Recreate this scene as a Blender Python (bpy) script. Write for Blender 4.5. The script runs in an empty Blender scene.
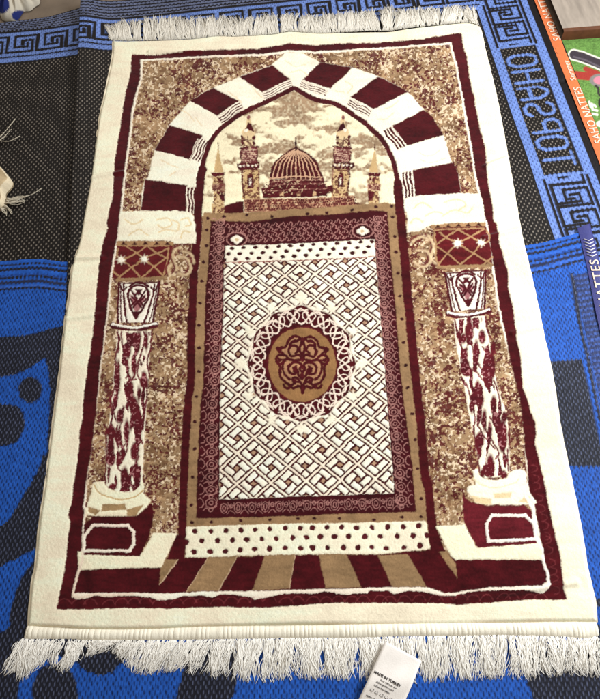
import bpy, math, random
import numpy as np
from mathutils import Vector, Matrix

random.seed(4)
RNG = np.random.default_rng(11)
SC = bpy.context.scene
COL = SC.collection

# ------------------------------------------------------------------ camera
CAM_P = np.array([0.02019393, -0.56473454, 0.926051])
CAM_R = (0.4245629, 0.03124918, -0.01030069)
FPX = 640.0                                   # focal length in pixels of a 600 x 699 frame
cd = bpy.data.cameras.new('camera')
cam = bpy.data.objects.new('camera', cd); COL.objects.link(cam)
cam.location = CAM_P; cam.rotation_euler = CAM_R
cd.sensor_fit = 'HORIZONTAL'; cd.sensor_width = 36.0; cd.lens = 36.0 * FPX / 600.0
cd.clip_start = 0.01; cd.clip_end = 100.0
SC.camera = cam

# ------------------------------------------------------------------ light
w = bpy.data.worlds.new('World'); SC.world = w; w.use_nodes = True
bg = w.node_tree.nodes['Background']
bg.inputs[0].default_value = (1.0, 0.89, 0.75, 1); bg.inputs[1].default_value = 0.31

def area_light(name, loc, target, size, power, color):
    l = bpy.data.lights.new(name, 'AREA'); l.shape = 'RECTANGLE'; l.size = size[0]; l.size_y = size[1]
    l.energy = power; l.color = color
    o = bpy.data.objects.new(name, l); COL.objects.link(o); o.location = loc
    o.rotation_euler = (Vector(target) - Vector(loc)).to_track_quat('-Z', 'Y').to_euler()
    return o
area_light('window_light', (1.30, 0.10, 1.00), (0.25, -0.05, 0), (0.7, 0.55), 37.0, (0.93, 0.97, 1.0))
area_light('shop_light', (-0.1, 1.5, 1.7), (0.0, 0.2, 0), (1.2, 0.5), 15.0, (1.0, 0.95, 0.88))

SC.view_settings.view_transform = 'Standard'; SC.view_settings.look = 'None'
SC.view_settings.exposure = 0.0; SC.view_settings.gamma = 1.0

# ------------------------------------------------------------------ geometry of the view: pixel of the photograph <-> point on a level plane
def rotm(rx, ry, rz):
    c, s = math.cos, math.sin
    X = np.array([[1,0,0],[0,c(rx),-s(rx)],[0,s(rx),c(rx)]])
    Y = np.array([[c(ry),0,s(ry)],[0,1,0],[-s(ry),0,c(ry)]])
    Z = np.array([[c(rz),-s(rz),0],[s(rz),c(rz),0],[0,0,1]])
    return Z @ Y @ X
RM = rotm(*CAM_R)
def at(x, y, z=0.0):
    d = RM @ np.array([(x-300)/FPX, -(y-349.5)/FPX, -1.0])
    t = (z-CAM_P[2]) / d[2]
    return CAM_P + t*d
def to_px(x, y, z):
    q0 = x-CAM_P[0]; q1 = y-CAM_P[1]; q2 = z-CAM_P[2]
    a = q0*RM[0,0]+q1*RM[1,0]+q2*RM[2,0]
    b = q0*RM[0,1]+q1*RM[1,1]+q2*RM[2,1]
    c = q0*RM[0,2]+q1*RM[1,2]+q2*RM[2,2]
    return (300-FPX*a/c).astype(np.float32), (349.5+FPX*b/c).astype(np.float32)

def lin(c):
    c = np.asarray(c, float)/255.0
    return np.where(c <= .04045, c/12.92, ((c+.055)/1.055)**2.4)

# ------------------------------------------------------------------ noise
def noise2(x, y, scale, seed):
    r = np.random.default_rng(seed).random((256, 256)).astype(np.float32)
    u = x/scale; v = y/scale
    iu = np.floor(u).astype(np.int32); iv = np.floor(v).astype(np.int32)
    fu = (u-iu).astype(np.float32); fv = (v-iv).astype(np.float32)
    fu = fu*fu*(3-2*fu); fv = fv*fv*(3-2*fv)
    a = r[iv & 255, iu & 255]; b = r[iv & 255, (iu+1) & 255]
    c = r[(iv+1) & 255, iu & 255]; d = r[(iv+1) & 255, (iu+1) & 255]
    return (a*(1-fu)+b*fu)*(1-fv)+(c*(1-fu)+d*fu)*fv
def sstep(a, b, x):
    t = np.clip((x-a)/(b-a), 0, 1); return t*t*(3-2*t)
def box_blur(a, k):
    for ax in (0, 1):
        p = [(0,0)]*a.ndim; p[ax] = (k+1, k)
        c = np.cumsum(np.pad(a, p, mode='edge'), axis=ax, dtype=np.float64)
        n = a.shape[ax]
        hi = np.take(c, np.arange(2*k+1, 2*k+1+n), axis=ax); lo = np.take(c, np.arange(0, n), axis=ax)
        a = ((hi-lo)/(2*k+1)).astype(np.float32)
    return a

# ------------------------------------------------------------------ weaving colours into a fine mesh
class Weave:
    def __init__(s, X, Y, base):
        s.X = X; s.Y = Y
        s.col = np.empty(X.shape+(3,), np.float32); s.col[:] = lin(base)
        s.ry0 = Y.min(1); s.ry1 = Y.max(1); s.cx0 = X.min(0); s.cx1 = X.max(0)
    def win(s, x0, y0, x1, y1):
        r = np.nonzero((s.ry1 >= y0) & (s.ry0 <= y1))[0]; c = np.nonzero((s.cx1 >= x0) & (s.cx0 <= x1))[0]
        if len(r) == 0 or len(c) == 0: return None
        return slice(r[0], r[-1]+1), slice(c[0], c[-1]+1)
    def mix(s, k, a, c):
        c = np.asarray(c, np.float32)
        s.col[k] += (c-s.col[k])*a[..., None]
    def sdf(s, pts, pad=3):
        P = np.asarray(pts, np.float32)
        k = s.win(P[:,0].min()-pad, P[:,1].min()-pad, P[:,0].max()+pad, P[:,1].max()+pad)
        if k is None: return None, None
        x = s.X[k]; y = s.Y[k]
        d2 = np.full(x.shape, 1e9, np.float32); ins = np.zeros(x.shape, bool)
        n = len(P)
        for i in range(n):
            ax, ay = P[i]; bx, by = P[(i+1) % n]; ex, ey = bx-ax, by-ay
            L = ex*ex+ey*ey
            if L < 1e-9: continue
            t = np.clip(((x-ax)*ex+(y-ay)*ey)/L, 0, 1)
            d2 = np.minimum(d2, (x-ax-t*ex)**2+(y-ay-t*ey)**2)
            if ay != by:
                ins ^= ((ay > y) != (by > y)) & (x < ex*(y-ay)/ey+ax)
        d = np.sqrt(d2)
        return k, np.where(ins, -d, d)
    def mask(s, pts, soft=.4, grow=0.0):
        k, d = s.sdf(pts)
        if k is None: return None, None
        return k, np.clip(.5-(d-grow)/(2*soft), 0, 1)
    def poly(s, pts, c, soft=.55, grow=0.0):
        k, a = s.mask(pts, soft, grow)
        if k is not None: s.mix(k, a, lin(c))
    def stroke(s, pts, wd, c, soft=.4, amt=1.0):
        h = wd/2; c = lin(c)
        for (ax, ay), (bx, by) in zip(pts[:-1], pts[1:]):
            pad = h+1.5
            k = s.win(min(ax,bx)-pad, min(ay,by)-pad, max(ax,bx)+pad, max(ay,by)+pad)
            if k is None: continue
            x = s.X[k]; y = s.Y[k]; ex, ey = bx-ax, by-ay; L = ex*ex+ey*ey+1e-9
            t = np.clip(((x-ax)*ex+(y-ay)*ey)/L, 0, 1)
            d = np.sqrt((x-ax-t*ex)**2+(y-ay-t*ey)**2)
            s.mix(k, np.clip(.5-(d-h)/(2*soft), 0, 1)*amt, c)
    def ell(s, cx, cy, rx, ry, c, soft=.4, ang=0.0):
        R = max(rx, ry)+2
        k = s.win(cx-R, cy-R, cx+R, cy+R)
        if k is None: return
        x = s.X[k]-cx; y = s.Y[k]-cy
        if ang: x, y = x*math.cos(ang)+y*math.sin(ang), -x*math.sin(ang)+y*math.cos(ang)
        q = np.sqrt((x/rx)**2+(y/ry)**2); d = (q-1)*min(rx, ry)
        s.mix(k, np.clip(.5-d/(2*soft), 0, 1), lin(c))

def T(ox, oy, pts, sc=5.97): return [(ox+p[0]/sc, oy+p[1]/sc) for p in pts]
def smooth(pts, n=6, closed=False):
    P = [np.array(p, float) for p in pts]; out = []; m = len(P)
    rng = range(m) if closed else range(m-1)
    for i in rng:
        if closed: p0, p1, p2, p3 = P[(i-1) % m], P[i], P[(i+1) % m], P[(i+2) % m]
        else: p0, p1, p2, p3 = P[max(i-1,0)], P[i], P[i+1], P[min(i+2,m-1)]
        for j in range(n):
            t = j/n
            out.append(.5*((2*p1)+(-p0+p2)*t+(2*p0-5*p1+4*p2-p3)*t*t+(-p0+3*p1-3*p2+p3)*t**3))
    out.append(P[0] if closed else P[-1])
    return [tuple(q) for q in out]
def homog(src, dst):
    A = []; b = []
    for (u, v), (x, y) in zip(src, dst):
        A += [[u,v,1,0,0,0,-u*x,-v*x],[0,0,0,u,v,1,-u*y,-v*y]]; b += [x, y]
    return np.append(np.linalg.solve(np.array(A, float), np.array(b, float)), 1).reshape(3,3)
def happ(H, x, y):
    k = H[2,0]*x+H[2,1]*y+H[2,2]
    return (H[0,0]*x+H[0,1]*y+H[0,2])/k, (H[1,0]*x+H[1,1]*y+H[1,2])/k

# ------------------------------------------------------------------ mesh helpers
def link(name, me, mat=None, parent=None):
    o = bpy.data.objects.new(name, me); COL.objects.link(o)
    if mat: me.materials.append(mat)
    if parent: o.parent = parent
    return o
def tag(o, label=None, cat=None, group=None, kind=None):
    for k, v in (('label', label), ('category', cat), ('group', group), ('kind', kind)):
        if v: o[k] = v
    return o
def grid_mesh(name, V, colr=None, keep=None):
    n, m = V.shape[:2]
    me = bpy.data.meshes.new(name)
    idx = np.arange(n*m, dtype=np.int32).reshape(n, m)
    F = np.stack([idx[:-1,:-1], idx[:-1,1:], idx[1:,1:], idx[1:,:-1]], -1).reshape(-1, 4)
    # keep the upward side up
    e = V[0,1]-V[0,0]; f = V[1,0]-V[0,0]
    if e[0]*f[1]-e[1]*f[0] < 0: F = F[:, ::-1]
    if keep is not None: F = F[keep.reshape(-1)]
    VV = V.reshape(-1, 3)
    CC = None if colr is None else colr.reshape(-1, 3)
    if keep is not None:
        used = np.zeros(n*m, bool); used[F.ravel()] = True
        mp = np.cumsum(used)-1; F = mp[F]; VV = VV[used]
        if CC is not None: CC = CC[used]
    me.vertices.add(len(VV)); me.vertices.foreach_set('co', np.ascontiguousarray(VV, np.float32).ravel())
    me.loops.add(F.size); me.loops.foreach_set('vertex_index', np.ascontiguousarray(F, np.int32).ravel())
    me.polygons.add(len(F)); me.polygons.foreach_set('loop_start', np.arange(0, F.size, 4, dtype=np.int32))
    me.update(calc_edges=True)
    if CC is not None:
        at_ = me.attributes.new('dye', 'FLOAT_COLOR', 'POINT')
        at_.data.foreach_set('color', np.concatenate([CC, np.ones((len(CC), 1))], 1).astype(np.float32).ravel())
    return me
class Tubes:
    """collects thin bent threads; build() makes one mesh"""
    def __init__(s): s.v = []; s.f = []; s.c = []
    def add(s, pts, r0, r1, sides=5, col=(1,1,1)):
        pts = np.asarray(pts, float); n = len(pts); b = len(s.v)
        for i in range(n):
            d = pts[min(i+1,n-1)]-pts[max(i-1,0)]; d /= np.linalg.norm(d)+1e-12
            a = np.cross(d, (0,0,1)); l = np.linalg.norm(a)
            a = np.array((1.,0,0)) if l < 1e-4 else a/l
            c = np.cross(a, d); r = r0+(r1-r0)*i/(n-1)
            for k in range(sides):
                t = 2*math.pi*k/sides
                s.v.append(tuple(pts[i]+r*(math.cos(t)*a+math.sin(t)*c))); s.c.append(col)
        for i in range(n-1):
            for k in range(sides):
                k2 = (k+1) % sides
                s.f.append((b+i*sides+k, b+i*sides+k2, b+(i+1)*sides+k2, b+(i+1)*sides+k))
        s.f.append(tuple(b+k for k in range(sides))[::-1]); s.f.append(tuple(b+(n-1)*sides+k for k in range(sides)))
    def build(s, name, mat, parent=None):
        me = bpy.data.meshes.new(name); me.from_pydata(s.v, [], s.f); me.update()
        a = me.attributes.new('dye', 'FLOAT_COLOR', 'POINT')
        a.data.foreach_set('color', np.concatenate([np.array(s.c), np.ones((len(s.c),1))], 1).astype(np.float32).ravel())
        for p in me.polygons: p.use_smooth = True
        return link(name, me, mat, parent)

# ------------------------------------------------------------------ materials
def material(name, rough=.9, color=None, sheen=0.0, spec=.3, bump=None, tone=None, sss=0.0):
    m = bpy.data.materials.new(name); m.use_nodes = True
    nt = m.node_tree; b = nt.nodes['Principled BSDF']
    b.inputs['Roughness'].default_value = rough
    b.inputs['Specular IOR Level'].default_value = spec
    if sheen:
        b.inputs['Sheen Weight'].default_value = sheen; b.inputs['Sheen Roughness'].default_value = .5
    if color is None:
        a = nt.nodes.new('ShaderNodeAttribute'); a.attribute_name = 'dye'; src = a.outputs['Color']
    else:
        a = nt.nodes.new('ShaderNodeRGB'); a.outputs[0].default_value = (*lin(color), 1); src = a.outputs[0]
    tc = nt.nodes.new('ShaderNodeTexCoord')
    if tone:                                        # tone = (scale, amount): slight uneven dye
        nz = nt.nodes.new('ShaderNodeTexNoise'); nz.inputs['Scale'].default_value = tone[0]; nz.inputs['Detail'].default_value = 4
        nt.links.new(tc.outputs['Object'], nz.inputs['Vector'])
        mr = nt.nodes.new('ShaderNodeMapRange'); mr.inputs[1].default_value = .3; mr.inputs[2].default_value = .7
        mr.inputs[3].default_value = 1-tone[1]; mr.inputs[4].default_value = 1+tone[1]*.6
        nt.links.new(nz.outputs['Fac'], mr.inputs[0])
        mx = nt.nodes.new('ShaderNodeVectorMath'); mx.operation = 'SCALE'
        nt.links.new(src, mx.inputs[0]); nt.links.new(mr.outputs[0], mx.inputs['Scale']); src = mx.outputs[0]
    nt.links.new(src, b.inputs['Base Color'])
    if bump:                                        # bump = (scale, distance)
        nz = nt.nodes.new('ShaderNodeTexNoise'); nz.inputs['Scale'].default_value = bump[0]; nz.inputs['Detail'].default_value = 3
        nt.links.new(tc.outputs['Object'], nz.inputs['Vector'])
        bp = nt.nodes.new('ShaderNodeBump'); bp.inputs['Strength'].default_value = .6; bp.inputs['Distance'].default_value = bump[1]
        nt.links.new(nz.outputs['Fac'], bp.inputs['Height']); nt.links.new(bp.outputs[0], b.inputs['Normal'])
    return m
M_PILE = material('rug_pile', .95, sheen=.12, spec=.08, bump=(900, .0004), tone=(450, .06))
M_THREAD = material('fringe_thread', .9, spec=.1, sheen=.2)
M_HEM = material('hem_yarn', .85, (250,243,224), spec=.2, tone=(150, .06), bump=(1200,.0004))
M_MAT = material('woven_plastic', .6, spec=.16, bump=(1500, .0003), tone=(220, .12))
M_ORANGE = material('orange_tape', .45, (206,110,64), spec=.25, tone=(120,.1), bump=(1600,.0004))
M_NAVY = material('navy_tape', .42, (48,50,112), spec=.3, tone=(120,.1), bump=(1600,.0004))
M_PRINT = material('white_print', .7, (222,202,182), spec=.2, tone=(420,.35))
M_LABEL = material('satin_label', .5, (240,233,226), spec=.3, tone=(60,.06), bump=(500,.0004))
M_INK = material('black_ink', .8, (48,44,46), spec=.1)
M_CLOTH = material('cotton_cloth', .9, sheen=.1, spec=.1, bump=(700,.0006))

# ------------------------------------------------------------------ palette of the rug
CREAM = (245,232,205); BURG = (70,12,18); TAN = (150,118,84); WHITE = (246,232,212); PINK = (222,178,168); DARK = (52,14,18)
SKYC = (243,231,196)

# ================================================================== SETTING: floor
def floor_sheet():
    V = np.zeros((2,2,3)); 
    V[0,0] = (-3,-3,-.004); V[0,1] = (3,-3,-.004); V[1,0] = (-3,3,-.004); V[1,1] = (3,3,-.004)
    m = material('floor_tile', .55, (122,107,92), spec=.35, tone=(14, .3), bump=(60,.001))
    o = link('floor', grid_mesh('floor', V), m); o['kind'] = 'structure'
floor_sheet()

# ================================================================== THE PRAYER RUG
RZ = .010
L_E = [(112.5,40),(111.8,55),(106.8,80),(102.6,100),(98.8,117),(91.3,172),(83.8,214),(78.7,242),(72.9,260.6),(70.4,272),(67.8,297),(64.5,317),(62.8,334),(58.6,372),(53.6,409),(48.3,451),(43.6,489),(38.5,523),(34.3,566),(31,582),(27,626)]
R_E = [(479,25),(482,32),(484.5,45),(490,67),(495.5,90),(501,117),(511.5,175),(522,234),(530.5,270),(539.7,312),(544,334),(550.3,361.6),(555.3,389),(560.3,423),(565.8,451),(573.7,488),(582,530),(587.6,566),(591.3,582),(595.5,600),(597.5,622)]
T_E = [(112.5,40),(140,40),(190,38.5),(215,36),(240,36),(273.8,33.5),(290,31),(315,32.7),(340,31.8),(365,30.5),(390,30),(406.8,27.6),(440,24.3),(467,22),(479,25)]
B_E = [(27,626),(67,628),(100,629.4),(150,629),(200,627),(250,626),(300,625),(350,624.7),(400,624.7),(450,624),(500,623),(550,622),(597.5,622)]
def curve_w(pts, n, z=RZ):
    q = np.array(smooth(pts, 12)); P = np.array([at(x, y, z)[:2] for x, y in q])
    s = np.concatenate([[0], np.cumsum(np.linalg.norm(np.diff(P, axis=0), axis=1))]); s /= s[-1]
    t = np.linspace(0, 1, n)
    return np.stack([np.interp(t, s, P[:,0]), np.interp(t, s, P[:,1])], 1)
NX, NY = 960, 1420
def rug_field():
    l = curve_w(L_E, NY); r = curve_w(R_E, NY); t = curve_w(T_E, NX); b = curve_w(B_E, NX)
    u = np.linspace(0,1,NX)[None,:,None]; v = np.linspace(0,1,NY)[:,None,None]
    P = (1-u)*l[:,None]+u*r[:,None]+(1-v)*t[None]+v*b[None] \
        - ((1-u)*(1-v)*l[0]+u*(1-v)*r[0]+(1-u)*v*l[-1]+u*v*r[-1])
    return P
P = rug_field()
px, py = to_px(P[...,0], P[...,1], RZ)
wx = (noise2(px, py, 7, 1)-.5)*.8+(noise2(px, py, 3, 2)-.5)*.6+(noise2(px, py, 1.1, 5)-.5)*.9
wy = (noise2(px, py, 7, 3)-.5)*.8+(noise2(px, py, 3, 4)-.5)*.6+(noise2(px, py, 1.1, 6)-.5)*.9
W = Weave(px+wx, py+wy, CREAM)

def mottle(k, a, seed, burg=.5, white=.5, tan=(164,132,98), cell=1.7):
    x = W.X[k]; y = W.Y[k]
    n1 = .62*noise2(x, y, cell, seed)+.38*noise2(x, y, cell*.5, seed+1)
    n2 = .62*noise2(x, y, cell*1.1, seed+2)+.38*noise2(x, y, cell*.55, seed+3)
    cl = .65*noise2(x, y, 11, seed+4)+.35*noise2(x, y, 5, seed+8); c2 = noise2(x, y, 15, seed+5)
    base = np.empty(x.shape+(3,), np.float32); base[:] = lin(tan)
    base *= (.62+.66*(.6*noise2(x, y, 6, seed+6)+.4*noise2(x, y, 1.3, seed+7)))[..., None]
    br = sstep(.56, .66, .5*noise2(x, y, 2.2, seed+9)+.5*noise2(x, y, 9, seed+10))[..., None]
    base += (lin((112,78,52))-base)*br*.75
    m = (sstep(.68-.16*white-.20*(c2-.3), .80-.16*white-.20*(c2-.3), n2)*.8)[..., None]
    base += (lin((236,214,182))-base)*m
    m = (sstep(.72-.16*burg-.62*(cl-.45), .80-.16*burg-.62*(cl-.45), n1)*.92)[..., None]
    base += (lin((82,18,24))-base)*m
    W.col[k] += (base-W.col[k])*a[..., None]

# --- burgundy frame with its uneven edges
F_OUT = [(132,53.6),(150,54.4),(190,51),(223,50),(257,49.4),(273.8,46),(290,43.2),(315,45),(343.6,43.2),(390,41),(423.5,38.5),(461.2,33.2),
 (462.4,43.6),(467,58.6),(468.7,73.7),(473,93.8),(478,117),(485,146),(488.3,186.7),(491.8,203),(493.8,221.8),(497,225),(500,245),(507.8,270),(508.7,286.8),(513.7,312),(517,337),(521,357),(523,387),(526.3,395),(531.3,412),(535.5,422),(536.3,432),(534.6,442),(539,461),(542.7,476),(546,489.5),(547.7,503),(552,523),(556,540),(560.3,558),(563.7,590),(567,599.6),
 (530,600),(500,602),(462,604.6),(442,603.8),(400,603),(333,603),(300,605.5),(267,608),(225,607),(163.7,608.8),(140,608),(75,609.6),(56.5,609.5),
 (60,593.8),(62.5,580),(65,567),(67.5,543.6),(70,520),(68,515),(70,508),(67.5,517),(71.7,500.5),(72.6,487),(75.9,467),(78.8,443.6),(78.4,431.8),(82.6,416.8),(82.6,407),(85.1,383.8),(87.6,367),(92.7,333.5),(94.3,316.8),(95.7,300),(98,270),(100,257),(103.4,240),(107.5,228.5),(106.7,223.5),(109.2,213.4),(107.5,217),(112.5,200),(113,194),(114.2,167),(116.4,150),(118.8,133.5),(124,100),(126,90),(130,72)]
F_IN = [(140.3,58.6),(190,56.5),(240,55),(262,54),(290,50),(315,51),(340,49.5),(390,46.3),(430,44),(451,43),
 (457,67),(459.5,80.4),(463.7,98.8),(466.7,116.7),(471.7,143.3),(476.7,180),(481.2,200),(483.8,215),(487.1,223.5),(490.5,245),(493,262),(497,283.8),(499,307),(501.1,312),(502.8,323.6),(506.2,337),(508.7,358.8),(512,384),(514.5,390),(518.7,413.6),(521.2,427),(523.8,443.7),(527.6,464.4),(528.4,484),(530.2,493),(534.3,503),(536,518),(539.4,534.8),(542.7,551.5),(545.2,566.6),(550,582),(548,588),(543.6,593),
 (525,590.4),(500,590),(480,590.4),(467,592.4),(455,595.4),(440,595.4),(428,592),(410,590.4),(400,592.4),(393.8,593.7),(388.8,590.4),(370,590.4),(367,593),(353.6,593),(348.6,594.6),(337,593.7),(335,592),(325,591.2),(315,593.7),(306,593),(300,593.4),(284,593.4),(267,597),(253.6,599.6),(250,597),(233.5,594),(220,594),(211.7,597),(200,595),(183.8,595.4),(172,598.8),(158.6,600),(150,597),(125,595.4),(110,596),(93.5,596),(83.5,598.8),(76,599),(72.5,596),
 (71.7,593.8),(75.1,580),(79.3,563.7),(81.8,547),(82.6,525),(84.3,508),(82.6,509),(85.1,487),(86.8,472),(91,450),(94.3,425),(96,417),(97.7,392),(100.2,367),(103.6,342),(106,316.8),(107.7,300),(110,273.7),(112.6,258.6),(116.8,238.5),(121.8,201.7),(122.6,190.5),(125,167),(127.6,142),(130,125),(131.8,108),(135.2,93.8),(140.3,75.4)]
W.poly(F_OUT, BURG); W.poly(F_IN, WHITE)
k, a = W.mask(F_IN, .5, -2.1)
mottle(k, a, 20, burg=.72, white=.54)
k, a = W.mask(F_IN); W.mix(k, (a*sstep(580, 584, W.Y[k])).astype(np.float32), lin(WHITE))
k, a = W.mask([(78,552),(165,552),(165,575),(78,575)]); W.mix(k, a, lin((245,233,203)))
k, a = W.mask([(455,552),(541,549),(543,566),(455,570)]); W.mix(k, a, lin((246,234,204)))
# little scallop arcs inside the lower border
for q in range(36):
    x = 66+q*13.6+random.uniform(-3,3); y = 602.5-(x-66)*.012+random.uniform(-.8,.8)
    W.stroke(smooth([(x-7,y+2.5),(x-3,y-2.2),(x+3,y-2.4),(x+7,y+2.5)]), .8, (140,62,66), .5, .28)
for q in range(14):
    t = (q+random.uniform(-.3,.3))/13; x = 535+t*22; y = 470+t*118
    W.stroke(smooth([(x-3,y-4),(x+2,y-2),(x+2,y+2),(x-3,y+4)]), .8, (130,56,60), .5, .25)

# --- lower right/left columns get coarser ground
for seed, poly in ((40, [(112,282),(196,282),(183,400),(176,533),(90,533),(86,480),(95,420)]), (60, [(405,232),(440,232),(440,268),(490,268),(500,320),(520,400),(528,480),(520,505),(464,525),(437,526),(430,480),(415,330)])):
    k, a = W.mask(poly, 1.0)
    mottle(k, a, seed, burg=.82, white=.42, cell=2.0)

# --- arch of alternating cream and burgundy blocks
ARCH_O = [(141,211),(142,194),(145,180),(148.4,178),(154.4,150.5),(169.5,124.8),(187,103.6),(200,94.5),(213.5,88),(239.4,77),(272,64.5),(285,52.5),(300,52),(319,61),(352.8,67),(378,75.4),(407,90.5),(423.5,108.5),(443.6,134.5),(451.3,161),(458.8,175.4),(460.5,194)]
ARCH_I = [(203.4,160),(202.6,164),(206,153.8),(211,142),(218.5,132),(230,122),(245.3,112),(262,103.6),(275.4,96.8),(290,89.3),(295,88.2),(306.8,95),(320.2,100),(332,102),(345.3,108.6),(362,120),(373.8,130.4),(382,138.7),(390,154),(395.1,168.7),(397.6,183.8),(400,200.5),(400.2,215)]
arch = ARCH_O + [(477,195),(400.2,213)] + ARCH_I[::-1] + [(201,178.5),(198.4,205),(190,213)]
W.poly(arch, (247,236,214))
BLK = [T(100,100,[(270,475),(520,510),(515,665),(245,661)]),
 [(169.5,125),(202.6,136.2),(191,160),(154.4,150.3)],
 T(190,60,[(-2,241),(140,166),(297,250),(160,335)]), T(190,0,[(295,461),(490,387),(597,470),(430,551)]),
 T(290,0,[(180,364),(375,400),(240,526),(75,470)]), [(378,75.6),(409,91),(373.5,108.5),(350.5,96)],
 T(370,100,[(320,55),(380,100),(440,205),(220,270),(130,150)]), T(370,100,[(500,373),(530,450),(540,560),(270,575),(250,420)])]
for b in BLK: W.poly(b, BURG)
# faint veins on the cream blocks
vein = (224,203,166)
for c in ([(160,160),(170,165),(178,168)],[(170,176),(176,172)],[(228,92),(236,98),(242,104)],[(250,85),(258,94),(262,97)],[(285,60),(296,66),(306,64)],[(290,72),(299,70),(307,74)],[(345,80),(352,86),(348,92)],[(335,90),(345,92)],[(384,108),(392,106),(398,100)],[(376,118),(386,118),(394,112)],[(418,152),(428,156),(440,150)],[(420,160),(432,163),(446,158)],[(178,108),(188,114),(194,122)],[(195,118),(202,126)]):
    W.stroke(smooth(c), .8, vein, .7, .7)
# white pin stripes at the foot of each burgundy block
def stripes(base, off, n, wd=1.15, bg=BURG, tip=None):
    """base = two ends of the outermost stripe, off = vector to the innermost"""
    (x0,y0),(x1,y1) = base
    W.poly([(x0,y0),(x1,y1),(x1+off[0],y1+off[1]),(x0+off[0],y0+off[1])], bg, grow=.3)
    for i in range(n):
        t = i/(n-1); X0, Y0, X1, Y1 = x0+off[0]*t, y0+off[1]*t, x1+off[0]*t, y1+off[1]*t
        nx, ny = -(Y1-Y0), X1-X0; l = math.hypot(nx, ny); nx /= l; ny /= l
        W.stroke(smooth([(X0,Y0),(X0*.66+X1*.34+nx*.7,Y0*.66+Y1*.34+ny*.7),(X0*.33+X1*.67-nx*.6,Y0*.33+Y1*.67-ny*.6),(X1,Y1)]), wd, WHITE, .35)
stripes(T(100,100,[(522,520),(520,672)]), (9.6, 1.2), 4)
stripes(T(190,60,[(70,470),(12,590)]), (7.2, 4.0), 4)
stripes([(199.5,140),(190.5,161)], (-1.5,-.2), 2, .6)
stripes(T(190,60,[(295,255),(170,345)]), (4.0, 6.2), 4)
stripes(T(190,0,[(597,478),(432,555)]), (2.2, 5.6), 4)
stripes(T(290,0,[(72,480),(220,535)]), (-2.0, 5.8), 4)
stripes(T(290,60,[(362,228),(487,298)]), (-3.5, 6.0), 4)
stripes(T(370,100,[(128,155),(215,272)]), (-9.0, 4.4), 4)
stripes(T(370,100,[(248,428),(262,575)]), (-9.6, 2.0), 4)

# --- sky panel
SKY_P = [(203.4,216)]+[(198.4,217)]+[(201,178.5)]+ARCH_I+[(398,211)]
k, a = W.mask(SKY_P)
x = W.X[k]; y = W.Y[k]
cl = .40*noise2(x, y*2.6, 26, 81)+.36*noise2(x, y*2.2, 10, 82)+.24*noise2(x, y*1.5, 3.6, 83)
cl = cl+.20*np.exp(-((x-296)**2/500+(y-103)**2/160))
g = np.empty(x.shape+(3,), np.float32); g[:] = lin(SKYC)
cm = sstep(.48, .66, cl)*(.55+.8*noise2(x, y, 1.8, 84))
g += (lin((138,104,76))-g)*np.clip(cm,0,1)[..., None]*.88
W.col[k] += (g-W.col[k])*a[..., None]
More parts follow.
